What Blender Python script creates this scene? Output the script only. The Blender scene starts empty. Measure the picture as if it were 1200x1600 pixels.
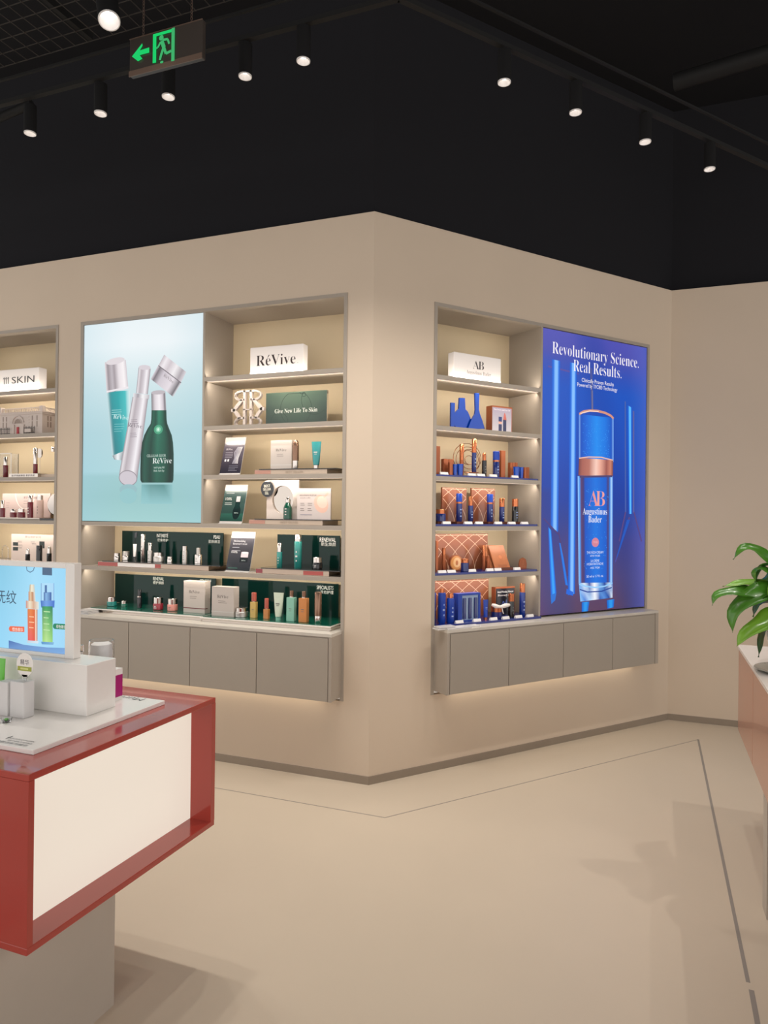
import bpy, math, random
from mathutils import Matrix, Vector
S = bpy.context.scene
COL = S.collection
random.seed(4)
R = math.radians
# ------------------------------------------------------------------ camera
cam_d = bpy.data.cameras.new('camera'); cam = bpy.data.objects.new('camera', cam_d); COL.objects.link(cam)
cam_d.sensor_fit = 'VERTICAL'; cam_d.sensor_height = 32.0; cam_d.lens = 1097.35 / 1600 * 32.0
cam_d.clip_start = 0.05; cam_d.clip_end = 60
YAW, PITCH, ROLL = R(-20.914), R(0.1172), R(0.6187)
_fw = Vector((math.sin(YAW)*math.cos(PITCH), math.cos(YAW)*math.cos(PITCH), math.sin(PITCH)))
_rt = Vector((math.cos(YAW), -math.sin(YAW), 0)); _up = _rt.cross(_fw)
_r2 = _rt*math.cos(ROLL) + _up*math.sin(ROLL); _u2 = _up*math.cos(ROLL) - _rt*math.sin(ROLL)
_m = Matrix((_r2, _u2, -_fw)).transposed().to_4x4(); _m.translation = Vector((1.5002, -3.7232, 1.55))
cam.matrix_world = _m
S.camera = cam
# ------------------------------------------------------------------ world and exposure
wd = bpy.data.worlds.new('world'); S.world = wd; wd.use_nodes = True
bg = wd.node_tree.nodes['Background']; bg.inputs[0].default_value = (1.0, 0.955, 0.92, 1); bg.inputs[1].default_value = 1.5
S.view_settings.view_transform = 'Standard'; S.view_settings.look = 'None'
S.view_settings.exposure = 0.0; S.view_settings.gamma = 1.0; S.view_settings.use_curve_mapping = False
SPOT = 42.0            # power of one ceiling spot
LED = 1.0              # scale of the shelf strips
# ------------------------------------------------------------------ colour and material helpers
def lin(c):
    return tuple((v/255/12.92 if v/255 <= .04045 else ((v/255+.055)/1.055)**2.4) for v in c)
MATS = {}
def mat(name, rgb, rough=.5, metal=0, noise=0, nscale=8, coat=0, trans=0, emit=0, ecol=None, spec=.5, bump=0, bscale=200, ior=1.45, alpha=1, aniso=0):
    if name in MATS: return MATS[name]
    m = bpy.data.materials.new(name); m.use_nodes = True; nt = m.node_tree; b = nt.nodes['Principled BSDF']
    c = lin(rgb); b.inputs['Base Color'].default_value = (*c, 1)
    b.inputs['Roughness'].default_value = rough; b.inputs['Metallic'].default_value = metal
    b.inputs['Coat Weight'].default_value = coat; b.inputs['Transmission Weight'].default_value = trans
    b.inputs['Specular IOR Level'].default_value = spec; b.inputs['IOR'].default_value = ior; b.inputs['Alpha'].default_value = alpha
    if emit:
        b.inputs['Emission Color'].default_value = (*lin(ecol or rgb), 1); b.inputs['Emission Strength'].default_value = emit
    tc = nt.nodes.new('ShaderNodeTexCoord')
    if noise:
        n = nt.nodes.new('ShaderNodeTexNoise'); n.inputs['Scale'].default_value = nscale; n.inputs['Detail'].default_value = 5
        nt.links.new(tc.outputs['Object'], n.inputs['Vector'])
        r = nt.nodes.new('ShaderNodeMapRange'); r.inputs['From Min'].default_value = .3; r.inputs['From Max'].default_value = .7
        r.inputs['To Min'].default_value = 1-noise; r.inputs['To Max'].default_value = 1+noise
        nt.links.new(n.outputs['Fac'], r.inputs['Value'])
        x = nt.nodes.new('ShaderNodeMix'); x.data_type = 'RGBA'; x.blend_type = 'MULTIPLY'; x.inputs['Factor'].default_value = 1
        x.inputs[6].default_value = (*c, 1); nt.links.new(r.outputs[0], x.inputs[7]); nt.links.new(x.outputs[2], b.inputs['Base Color'])
    if bump:
        n = nt.nodes.new('ShaderNodeTexNoise'); n.inputs['Scale'].default_value = bscale; nt.links.new(tc.outputs['Object'], n.inputs['Vector'])
        bp = nt.nodes.new('ShaderNodeBump'); bp.inputs['Strength'].default_value = bump; bp.inputs['Distance'].default_value = .002
        nt.links.new(n.outputs['Fac'], bp.inputs['Height']); nt.links.new(bp.outputs[0], b.inputs['Normal'])
    MATS[name] = m; return m
def attr_mat(name, lit, rough=.35, coat=0, metal=0):
    m = bpy.data.materials.new(name); m.use_nodes = True; nt = m.node_tree; b = nt.nodes['Principled BSDF']
    a = nt.nodes.new('ShaderNodeVertexColor'); a.layer_name = 'Col'
    b.inputs['Roughness'].default_value = rough; b.inputs['Coat Weight'].default_value = coat; b.inputs['Metallic'].default_value = metal
    if lit:
        b.inputs['Base Color'].default_value = (.01, .01, .01, 1); b.inputs['Specular IOR Level'].default_value = .25
        nt.links.new(a.outputs['Color'], b.inputs['Emission Color']); b.inputs['Emission Strength'].default_value = lit
    else: nt.links.new(a.outputs['Color'], b.inputs['Base Color'])
    return m
INK = attr_mat('printed_ink', 0, .55); GLOSSY_INK = attr_mat('glossy_printed_ink', 0, .22, .3); BACKLIT = attr_mat('backlit_film', 1.0, .18)

WALL = mat('beige_wall_paint', (208, 191, 171), .75, noise=.02, nscale=1.6, bump=.08)
FLOOR = mat('beige_microcement', (200, 186, 167), .42, noise=.025, nscale=1.3, bump=.03, bscale=60, spec=.35)
BACKP = mat('warm_beige_backboard', (206, 188, 156), .7, noise=.02, nscale=3)
TAUPE = mat('taupe_lacquer', (163, 153, 141), .5, noise=.015, nscale=3)
DOORM = mat('taupe_door_lacquer', (158, 149, 137), .5, noise=.015, nscale=3)
TOPM = mat('pale_taupe_worktop', (196, 190, 180), .3, noise=.03, nscale=20)
BASEB = mat('brown_grey_skirting', (142, 129, 114), .5, noise=.03)
BLACK = mat('black_ceiling_paint', (34, 34, 36), .95, spec=.1)
BLACKW = mat('black_upper_wall_paint', (36, 36, 39), .95, spec=.1)
RAIL = mat('black_track_metal', (30, 30, 30), .6, spec=.2)
WIRE = mat('dark_grid_wire', (58, 54, 50), .6, metal=.3)
DARKM = mat('black_lamp_housing', (22, 22, 23), .8, spec=.2)
TRIMM = mat('brushed_grey_metal', (146, 139, 132), .45, metal=.1)
WHITE = mat('white_plastic', (236, 232, 228), .35)
WHITEA = mat('white_acrylic', (235, 231, 226), .2, coat=.3)
SILVER = mat('polished_silver', (214, 208, 203), .18, metal=1)
SATIN = mat('satin_silver', (200, 195, 190), .35, metal=.85)
COPPER = mat('copper_metal', (200, 122, 82), .25, metal=.85)
BRONZE = mat('bronze_carton', (150, 84, 52), .35, metal=.35)
COPPERC = mat('copper_carton', (166, 94, 60), .3, metal=.5)
BRNZT = mat('brown_bronze_metal', (138, 108, 90), .25, metal=.8)
BLUE = mat('cobalt_blue_gloss', (16, 50, 136), .15, coat=.6)
BLUED = mat('navy_blue_gloss', (24, 40, 104), .12, coat=.6)
BLUEM = mat('bright_blue_satin', (20, 60, 158), .3)
BLUEB = mat('blue_mirror_acrylic', (6, 62, 160), .08, metal=.4, coat=.5)
BLUEG = mat('blue_glass_cup', (14, 84, 200), .08, coat=.5, trans=.25)
BLKG = mat('black_gloss', (22, 24, 28), .12, coat=.5)
GREEN = mat('dark_green_acrylic', (7, 34, 30), .05, spec=.35)
GREENP = mat('green_glass_plate', (18, 92, 74), .06, coat=.6)
GREENB = mat('bottle_green_glass', (14, 74, 56), .1, coat=.5)
TEAL = mat('teal_lacquer', (48, 134, 136), .25, coat=.3)
TEALG = mat('teal_glass', (40, 128, 122), .15, coat=.5)
MINT = mat('mint_liquid', (130, 186, 166), .2, coat=.4)
PALEG = mat('pale_green_tube', (196, 206, 186), .4)
AMBER = mat('amber_liquid', (196, 128, 72), .2, coat=.4)
GOLD = mat('pale_gold_liquid', (200, 168, 96), .2, coat=.4)
MAROON = mat('maroon_lacquer', (106, 32, 42), .2, coat=.4)
REDJ = mat('berry_jar', (140, 40, 52), .2, coat=.5)
PINKJ = mat('rose_jar', (206, 134, 122), .25, coat=.4)
BEIGEB = mat('blush_lacquer', (196, 168, 158), .35)
BOXW = mat('silver_white_carton', (190, 180, 172), .35, metal=.1)
ROSEREFL = mat('rose_reflection', (184, 136, 120), .25)  # pinkish reflection colour painted on the plinth fronts
CORALC = mat('coral_cap', (176, 88, 74), .25, coat=.3)
PL5 = mat('bronzed_mirror_plinth', (168, 150, 134), .12, metal=.7)
CREAM = mat('cream_plinth', (186, 168, 150), .25, metal=.2)
CREAMW = mat('white_plaster', (204, 191, 183), .6)
DKTOP = mat('dark_glass_plate', (30, 26, 24), .08, coat=.5)
MIRROR = mat('steel_mirror', (196, 188, 180), .07, metal=1)
CLEAR = mat('clear_acrylic', (245, 246, 248), .03, trans=.97, ior=1.3)
FROST = mat('frosted_acrylic', (238, 235, 234), .2, trans=.3, ior=1.4)
RED = mat('coral_red_lacquer', (168, 60, 50), .16, coat=.5)
PEDEST = mat('taupe_pedestal_laminate', (182, 172, 160), .5, noise=.02)
WARML = mat('warm_lit_panel', (150, 146, 140), .4, emit=.66, ecol=(255, 240, 222))
LEDM = mat('led_diffuser', (255, 240, 222), .5, emit=.55, ecol=(255, 240, 226))
LAMPM = mat('lamp_lens', (255, 252, 250), .4, emit=7, ecol=(255, 248, 242))
REFL = mat('white_reflector', (225, 222, 220), .35, emit=0)
MAGENTA = mat('magenta_print', (168, 26, 112), .35)
COPPERT = mat('copper_counter_panel', (196, 136, 114), .22, metal=.3, coat=.3)
STONE = mat('pale_stone_top', (226, 218, 212), .15, noise=.03, nscale=6)
LEAF = mat('leaf_green', (66, 120, 30), .3, noise=.25, nscale=14, coat=.25)
LEAFD = mat('dark_leaf_green', (32, 78, 26), .3, noise=.25, nscale=14, coat=.25)
LEAFL = mat('light_leaf_green', (110, 158, 40), .35, noise=.2, nscale=12, coat=.2)
STEM = mat('stem_green', (92, 130, 48), .5)
GRNPR = mat('green_product', (96, 186, 60), .3, coat=.3)

# ------------------------------------------------------------------ mesh helpers
class MB:
    def __init__(s): s.v = []; s.f = []; s.c = []
    def quadbox(s, p):          # 8 points: bottom 4 then top 4, counter-clockwise seen from above
        n = len(s.v); s.v += [tuple(q) for q in p]
        s.f += [(n+3, n+2, n+1, n), (n+4, n+5, n+6, n+7)] + [(n+i, n+(i+1) % 4, n+4+(i+1) % 4, n+4+i) for i in range(4)]
        return s
    def box(s, x0, x1, y0, y1, z0, z1):
        return s.quadbox([(x0, y0, z0), (x1, y0, z0), (x1, y1, z0), (x0, y1, z0), (x0, y0, z1), (x1, y0, z1), (x1, y1, z1), (x0, y1, z1)])
    def lathe(s, prof, n=20, cx=0, cy=0, cap=True):
        k = len(s.v)
        for r, z in prof:
            for i in range(n):
                a = 2*math.pi*i/n; s.v.append((cx+r*math.cos(a), cy+r*math.sin(a), z))
        for j in range(len(prof)-1):
            for i in range(n):
                s.f.append((k+j*n+i, k+j*n+(i+1) % n, k+(j+1)*n+(i+1) % n, k+(j+1)*n+i))
        if cap:
            s.f.append(tuple(k+i for i in range(n))[::-1]); s.f.append(tuple(k+(len(prof)-1)*n+i for i in range(n)))
        return s
    def prism(s, pts, y0, y1):  # outline in x,z pushed along y
        n = len(pts); k = len(s.v)
        s.v += [(x, y0, z) for x, z in pts] + [(x, y1, z) for x, z in pts]
        s.f += [tuple(range(k, k+n)), tuple(range(k+2*n-1, k+n-1, -1))] + [(k+i, k+n+i, k+n+(i+1) % n, k+(i+1) % n) for i in range(n)]
        return s
    def tube(s, pts, r, n=6, closed=False):
        P = [Vector(p) for p in pts]; k = len(s.v); m = len(P)
        for i, p in enumerate(P):
            t = (P[(i+1) % m]-P[i-1]) if closed else (P[min(i+1, m-1)]-P[max(i-1, 0)])
            t.normalize(); a = Vector((0, 0, 1)) if abs(t.z) < .9 else Vector((1, 0, 0))
            u = t.cross(a).normalized(); w = t.cross(u)
            rr = r[i] if isinstance(r, (list, tuple)) else r
            for j in range(n):
                q = 2*math.pi*j/n; s.v.append(tuple(p+u*rr*math.cos(q)+w*rr*math.sin(q)))
        for i in range(m if closed else m-1):
            for j in range(n):
                a = k+i*n; b = k+((i+1) % m)*n; s.f.append((a+j, a+(j+1) % n, b+(j+1) % n, b+j))
        if not closed: s.f += [tuple(k+j for j in range(n))[::-1], tuple(k+(m-1)*n+j for j in range(n))]
        return s
def mesh(mb, name, material, smooth=False):
    me = bpy.data.meshes.new(name); me.from_pydata(mb.v, [], mb.f); me.materials.append(material)
    if smooth:
        me.polygons.foreach_set('use_smooth', [True]*len(me.polygons)); me.set_sharp_from_angle(angle=R(38))
    me.update(); return me
def part(name, mb, material, parent=None, smooth=False, bevel=0, label=None, kind=None, loc=None):
    o = bpy.data.objects.new(name, mesh(mb, name, material, smooth)); COL.objects.link(o)
    if parent: o.parent = parent
    if bevel:
        b = o.modifiers.new('bevel', 'BEVEL'); b.width = bevel; b.segments = 2; b.limit_method = 'ANGLE'
    if label: o['label'] = label
    if kind: o['kind'] = kind
    if loc: o.location = loc
    return o
BETA = R(51.881)
def place(W, s, d, z):
    if W == 'A': return (s, -d, z), 0.0
    if W == 'B': return (math.cos(BETA)*s+math.sin(BETA)*d, math.sin(BETA)*s-math.cos(BETA)*d, z), BETA
    return (s, d, z), 0.0
def thing(name, label, cat, W='W', s=0, d=0, z=0, group=None, rz=0):
    o = bpy.data.objects.new(name, None); COL.objects.link(o); o.empty_display_size = .05
    l, r = place(W, s, d, z); o.location = l; o.rotation_euler = (0, 0, r+rz)
    o['label'] = label; o['category'] = cat
    if group: o['group'] = group
    return o
def struct(name, mb, m, W='W', s=0, d=0, z=0, bevel=0):
    o = part(name, mb, m, bevel=bevel); o['kind'] = 'structure'
    l, r = place(W, s, d, z); o.location = l; o.rotation_euler = (0, 0, r); return o

# ------------------------------------------------------------------ flat print
TXT = {}
def serif(t):
    o = ''
    for c in t:
        if 'A' <= c <= 'Z': o += chr(0x1D400+ord(c)-65)
        elif 'a' <= c <= 'z': o += chr(0x1D41A+ord(c)-97)
        else: o += c
    return o
def text_mesh(t, ser, off=None):
    key = (t, ser, off)
    if key not in TXT:
        acc = ser and 'é' in t
        cu = bpy.data.curves.new('text', 'FONT'); cu.body = serif(t.replace('é', 'e')) if ser else t
        cu.offset = off if off is not None else (-.008 if ser else 0); cu.resolution_u = 3
        ob = bpy.data.objects.new('text', cu); me = bpy.data.meshes.new_from_object(ob)
        TXT[key] = ([(v.co.x, v.co.y) for v in me.vertices], [tuple(p.vertices) for p in me.polygons])
        if acc:      # acute accent drawn above the serif e
            ws = []
            for sub in (t[:t.index('é')], t[:t.index('é')]+'e'):
                cu.body = serif(sub); m2 = bpy.data.meshes.new_from_object(ob); ws.append(max([v.co.x for v in m2.vertices] or [0])); bpy.data.meshes.remove(m2)
            xc = (ws[0]+ws[1])/2; V, F = TXT[key]; n = len(V); TXT[key] = (V+[(xc-.04, .50), (xc, .50), (xc+.13, .66), (xc+.06, .68)], F+[(n, n+1, n+2, n+3)])
        bpy.data.objects.remove(ob); bpy.data.curves.remove(cu); bpy.data.meshes.remove(me)
    return TXT[key]
class Print:
    def __init__(s, ox=0, oz=0, step=.00008): s.v = []; s.f = []; s.c = []; s.L = 0; s.ox = ox; s.oz = oz; s.step = step
    def _add(s, pts, faces, cols):
        n = len(s.v); y = -s.L*s.step; s.v += [(x-s.ox, y, z-s.oz) for x, z in pts]; s.f += [tuple(i+n for i in f) for f in faces]; s.c += cols; s.L += 1
    def poly(s, pts, col):
        n = len(pts); s._add(pts, [tuple(range(n))], [lin(col)]*n if not isinstance(col[0], (tuple, list)) else [lin(c) for c in col]); return s
    def rect(s, x0, z0, x1, z1, col, top=None):
        return s.poly([(x0, z0), (x1, z0), (x1, z1), (x0, z1)], [col, col, top or col, top or col])
    def grad(s, TL, TR, BR, BL, stops, bstops=None, nv=1, vs=None):
        bstops = bstops or stops; us = [q[0] for q in stops]; P = []; Cc = []; nu = len(us)
        for j in range(nv+1):
            v = j/nv
            for i, u in enumerate(us):
                a = [TL[k]*(1-u)+TR[k]*u for k in (0, 1)]; b = [BL[k]*(1-u)+BR[k]*u for k in (0, 1)]
                P.append((a[0]*(1-v)+b[0]*v, a[1]*(1-v)+b[1]*v))
                c1 = lin(stops[i][1]); c2 = lin(bstops[i][1]); Cc.append(tuple(c1[k]*(1-v)+c2[k]*v for k in range(3)))
        s._add(P, [(j*nu+i, (j+1)*nu+i, (j+1)*nu+i+1, j*nu+i+1) for j in range(nv) for i in range(nu-1)], Cc); return s
    def sheet(s, nu, nv, pos, col):
        P = [pos(i/nu, j/nv) for j in range(nv+1) for i in range(nu+1)]; Cc = [lin(col(i/nu, j/nv)) for j in range(nv+1) for i in range(nu+1)]
        m = nu+1; s._add(P, [(j*m+i, j*m+i+1, (j+1)*m+i+1, (j+1)*m+i) for j in range(nv) for i in range(nu)], Cc); return s
    def ell(s, cx, cz, rx, rz, col, n=28, tilt=0):
        ct, st = math.cos(tilt), math.sin(tilt); pts = []
        for i in range(n):
            a = 2*math.pi*i/n; x, z = rx*math.cos(a), rz*math.sin(a); pts.append((cx+x*ct-z*st, cz+x*st+z*ct))
        return s.poly(pts, col)
    def line(s, p, q, w, col):
        dx, dz = q[0]-p[0], q[1]-p[1]; l = math.hypot(dx, dz) or 1; nx, nz = -dz/l*w/2, dx/l*w/2
        return s.poly([(p[0]-nx, p[1]-nz), (q[0]-nx, q[1]-nz), (q[0]+nx, q[1]+nz), (p[0]+nx, p[1]+nz)], col)
    def path(s, pts, w, col):
        for a, b in zip(pts, pts[1:]): s.line(a, b, w, col); s.L -= 1
        s.L += 1; return s
    def text(s, t, x, z, h, col, ser=False, al='c', width=None, tilt=0, off=None, flipz=False):
        V, F = text_mesh(t, ser, off)
        if not V: return s
        x0 = min(p[0] for p in V); x1 = max(p[0] for p in V); k = h/.7; kx = k if width is None else width/(x1-x0)
        ax = {'c': (x0+x1)/2, 'l': x0, 'r': x1}[al]; ct, st = math.cos(tilt), math.sin(tilt); pts = []
        for a, b in V:
            u, w = (a-ax)*kx, b*k; pts.append((x+u*ct-w*st, z+u*st+w*ct))
        s._add(pts, F, [lin(col)]*len(pts)); return s
    def lines(s, x0, x1, z, n, dz, w, col, rnd=.3):
        for i in range(n):
            s.rect(x0, z-i*dz-w/2, x1-(x1-x0)*random.random()*rnd, z-i*dz+w/2, col); s.L -= 1
        s.L += 1; return s
    def build(s, name, parent, m, loc=(0, 0, 0), rot=None, label=None):
        me = bpy.data.meshes.new(name); me.from_pydata(s.v, [], s.f); me.materials.append(m)
        at = me.color_attributes.new('Col', 'FLOAT_COLOR', 'POINT')
        at.data.foreach_set('color', [k for c in s.c for k in (*c, 1.0)]); me.update()
        o = bpy.data.objects.new(name, me); COL.objects.link(o); o.location = loc
        if parent: o.parent = parent
        if rot: o.rotation_euler = rot
        if label: o['label'] = label
        return o

# ------------------------------------------------------------------ lamps
def spot_light(parent, loc, aim, power, ang=78, blend=1.0, radius=.03, col=(1, .935, .86)):
    l = bpy.data.lights.new('spot', 'SPOT'); l.energy = power; l.spot_size = R(ang); l.spot_blend = blend; l.shadow_soft_size = radius; l.color = col
    o = bpy.data.objects.new('spot_light', l); COL.objects.link(o); o.location = loc; o.parent = parent
    o.rotation_euler = Vector(aim).to_track_quat('-Z', 'Y').to_euler(); return o
LAMPS = []
def ceiling_lamp(x, y, z, label, group=None, aim=(0, 0, -1), power=SPOT, ang=104, tilt=False, top=3.58, r=.0255, visible=True, col=(1, .935, .86), radius=.03):
    t = thing('spot_lamp', label, 'lamp', 'W', x, y, z, group)
    part('housing', MB().lathe([(r*1.0, .03), (r*1.14, .004), (r*1.16, .006), (r*1.16, top-z), (r*.02, top-z)], 28, cap=False), DARKM, t, True)
    part('reflector', MB().lathe([(r*1.14, .004), (r*1.12, -.001), (r*1.02, -.001), (r*.66, r*.8), (r*.58, r*.85)], 28, cap=False), REFL, t, True)
    part('lens', MB().lathe([(r*.62, r*.84), (r*.62, r*.9)], 24), LAMPM, t)
    if tilt: t.rotation_euler = Vector((aim[0], aim[1], aim[2])).to_track_quat('-Z', 'Y').to_euler()
    spot_light(t, (0, 0, -.008), (0, 0, -1) if tilt else aim, power, ang, radius=radius, col=col)
    return t

# ================================================================== THE ROOM
H = 3.278; LB = 2.6293; NZ0 = .459; NZ1 = 2.829; DEP = .33
E = (math.cos(BETA)*LB, math.sin(BETA)*LB)
struct('floor', MB().box(-6, 7, -8, 6, -.05, 0), FLOOR)
def holed_wall(name, W, s0, s1, z0, z1, holes, m=WALL, t=.03):
    mb = MB(); ss = sorted({s0, s1, *[h[0] for h in holes], *[h[1] for h in holes]}); zs = sorted({z0, z1, *[h[2] for h in holes], *[h[3] for h in holes]})
    nz = len(zs); idx = {}
    def vid(i, j, k):
        if (i, j, k) not in idx: idx[(i, j, k)] = len(mb.v); mb.v.append((ss[i], (0, t)[k], zs[j]))
        return idx[(i, j, k)]
    def solid(i, j):
        if not (0 <= i < len(ss)-1 and 0 <= j < nz-1): return False
        a, b = (ss[i]+ss[i+1])/2, (zs[j]+zs[j+1])/2
        return not any(h[0] < a < h[1] and h[2] < b < h[3] for h in holes)
    for i in range(len(ss)-1):
        for j in range(nz-1):
            if not solid(i, j): continue
            mb.f.append((vid(i, j, 0), vid(i+1, j, 0), vid(i+1, j+1, 0), vid(i, j+1, 0)))
            mb.f.append((vid(i, j+1, 1), vid(i+1, j+1, 1), vid(i+1, j, 1), vid(i, j, 1)))
            if not solid(i, j-1): mb.f.append((vid(i, j, 1), vid(i+1, j, 1), vid(i+1, j, 0), vid(i, j, 0)))
            if not solid(i, j+1): mb.f.append((vid(i, j+1, 0), vid(i+1, j+1, 0), vid(i+1, j+1, 1), vid(i, j+1, 1)))
            if not solid(i-1, j): mb.f.append((vid(i, j, 1), vid(i, j, 0), vid(i, j+1, 0), vid(i, j+1, 1)))
            if not solid(i+1, j): mb.f.append((vid(i+1, j, 0), vid(i+1, j, 1), vid(i+1, j+1, 1), vid(i+1, j+1, 0)))
    return struct(name, mb, m, W)
A1 = (-3.34, -2.342); A2 = (-2.144, -.162); BU = (.424, 2.377)
holed_wall('wall_left', 'A', -5.5, 0, 0, H, [(A1[0], A1[1], NZ0, NZ1), (A2[0], A2[1], NZ0, NZ1)])
holed_wall('wall_right', 'B', 0, LB, 0, H, [(BU[0], BU[1], NZ0, NZ1)])
struct('wall_far', MB().box(E[0]-.02, 7, E[1], E[1]+.1, 0, H), WALL)
# solid core of the partition, a little lower than the painted boards, and its dark top
struct('wall_core', MB().prism([(-5.5, NZ1+.03), (0, NZ1+.03), (0, H-.01), (-5.5, H-.01)], .03, .36), WALL)
# black upper walls and ceiling
for nm, mb, W in (('wall_upper_left', MB().box(-6, -.029, .06, .1, H-.02, 4.7), 'A'), ('wall_upper_right', MB().box(.029, LB+.1, .06, .1, H-.02, 4.7), 'B'),
                  ('wall_upper_far', MB().box(E[0]-.05, 7, E[1]+.1, E[1]+.15, H-.02, 4.7), 'W')):
    struct(nm, mb, BLACKW, W)
struct('ceiling', MB().box(-6, 7, -8, 6, 4.7, 4.75), BLACK)
# skirting
struct('baseboard_left', MB().box(-5.5, .004, -.006, 0, 0, .046), BASEB, 'A')
struct('baseboard_right', MB().box(-.004, LB, -.006, 0, 0, .046), BASEB, 'B')
struct('baseboard_far', MB().box(E[0], 7, E[1]-.006, E[1], 0, .046), BASEB)
# metal strips let into the floor
def strip(name, p, q, w=.006):
    d = (Vector(q)-Vector(p)).normalized(); n = Vector((-d.y, d.x))*w/2; p = Vector(p); q = Vector(q); c = [p-n, q-n, q+n, p+n]
    struct(name, MB().quadbox([(v.x, v.y, -.004) for v in c]+[(v.x, v.y, .0006) for v in c]), TRIMM)
T1 = (.2416, -.3702); T2 = (1.813, 1.633)
strip('trim_1', (-5.4, -.3702), T1); strip('trim_2', T1, T2); strip('trim_3', T2, (1.8131, -1.0941), .013); strip('trim_4', (1.8180, -1.1328), (1.79, -3.2), .016)

# ------------------------------------------------------------------ ceiling furniture
TZ = 3.58
trk = thing('lighting_track', 'long black ceiling track bending above the wall corner, spot lamps below it', 'track', 'W', .545, -1.12, TZ)
CT = (.545, -1.12)
def bar(mb, p, q, w, z0, z1):
    p = Vector(p); q = Vector(q); d = (q-p).normalized(); n = Vector((-d.y, d.x))*w/2; c = [p-n, q-n, q+n, p+n]
    return mb.quadbox([(v.x, v.y, z0) for v in c]+[(v.x, v.y, z1) for v in c])
bq = (math.cos(BETA)*3.4, math.sin(BETA)*3.4)
part('rail', bar(MB(), (-5.5, 0), (0, 0), .026, 0, .02), RAIL, trk)
part('rail', bar(MB(), (0, 0), bq, .026, 0, .02), RAIL, trk)
part('upper_rail', bar(bar(MB(), (-5.5, -.09), (.05, -.09), .012, .05, .06), (.05, -.09), (bq[0]+.05, bq[1]-.09), .012, .05, .06), RAIL, trk)
lab = {0: 'black spot lamp at the left end of the left row', 1: 'second black spot lamp of the left row, below the track', 2: 'middle black spot lamp of the left row, below the exit sign',
       3: 'fourth black spot lamp of the left row, right of the exit sign', 4: 'black spot lamp at the right end of the left row'}
for i, (x, y) in enumerate([(-1.4408, -1.0703), (-0.9753, -1.0889), (-0.5827, -1.0894), (-0.1699, -1.0998), (0.1166, -1.1060)]):
    ceiling_lamp(x, y, 3.44, lab[i], 'spot lamps over the left wall', aim=(0, .20, -1))
for i, s in enumerate((.01, .445, .936, 1.462)):
    (x, y, _), _r = place('B', s, 1.107, 0)
    ceiling_lamp(x, y, 3.44, ('leftmost black spot lamp of the right row', 'second black spot lamp from the left in the right row', 'third black spot lamp from the left in the right row', 'rightmost black spot lamp of the right row')[i],
                 'spot lamps over the right wall', aim=(-math.sin(BETA)*.20, math.cos(BETA)*.20, -1))
ceiling_lamp(-.476, -1.58, 3.44, 'bright tilted spot lamp left of the exit sign, nearest to the viewer', None, aim=(.35, -.25, -1), tilt=True, r=.036)
# lamps of the rest of the shop, outside the frame
for i, (x, y) in enumerate([(-2.2, -2.9), (-.6, -3.6), (1.2, -2.6), (2.75, -.15), (3.6, .9), (2.9, -2.6), (-2.2, -1.1), (-3.0, -1.1), (1.2, -4.9), (3.05, -1.1)]):  # last one is an unseen lamp added to double the leaf shadows
    t = ceiling_lamp(x, y, 3.44, 'black spot lamp outside the picture, ' + ('far left', 'left behind the viewer', 'centre behind the track', 'above the plant', 'beyond the side counter', 'right behind the viewer', 'left of the track lamps', 'farthest left of the track lamps', 'farthest behind the viewer', 'added right of the plant to double leaf shadows')[i], 'spot lamps over the shop floor', power=SPOT*(1.35 if i == 3 else .9 if i == 9 else .22), ang=88, radius=(.012 if i in (3, 9) else .03))
# wire grid
gr = thing('ceiling_grid', 'dark welded wire grid hanging under the black ceiling on the left', 'grid', 'W', -1.5, -2, 3.72)
mb = MB()
GX0, GX1, GY0, GY1 = -2.6, 2.1, -1.2, .82
for i in range(64):
    x = GX0+i*(GX1-GX0)/63; mb.box(x-.0016, x+.0016, GY0, GY1, 0, .003)
for i in range(28):
    y = GY0+i*(GY1-GY0)/27; mb.box(GX0, GX1, y-.0016, y+.0016, .003, .006)
part('wire_mesh', mb, WIRE, gr, kind='stuff')
mb = MB()
for x in (-1.9, -.5, .55, 1.6): part('carrier_bar', MB().box(x-.012, x+.012, GY0, GY1, .006, .04), RAIL, gr)
# pipes
for nm, lb, pts, r in (('ceiling_pipe', 'dark round duct crossing the black ceiling at upper right', [(1.6, .9, 4.2), (5.0, .2, 4.2)], .05),
                       ('ceiling_pipe', 'thin dark pipe dropping below the ceiling at upper right', [(2.3, .7, 4.6), (2.3, .7, 3.9), (5, .4, 3.9)], .025),
                       ('ceiling_pipe', 'short bent pipe above the wire grid at upper left', [(-2.35, -.75, 3.95), (-2.2, -.62, 3.9), (-1.95, -.6, 3.95)], .025)):
    o = part(nm, MB().tube(pts, r, 12), RAIL, None, True); o['label'] = lb; o['category'] = 'pipe'
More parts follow.
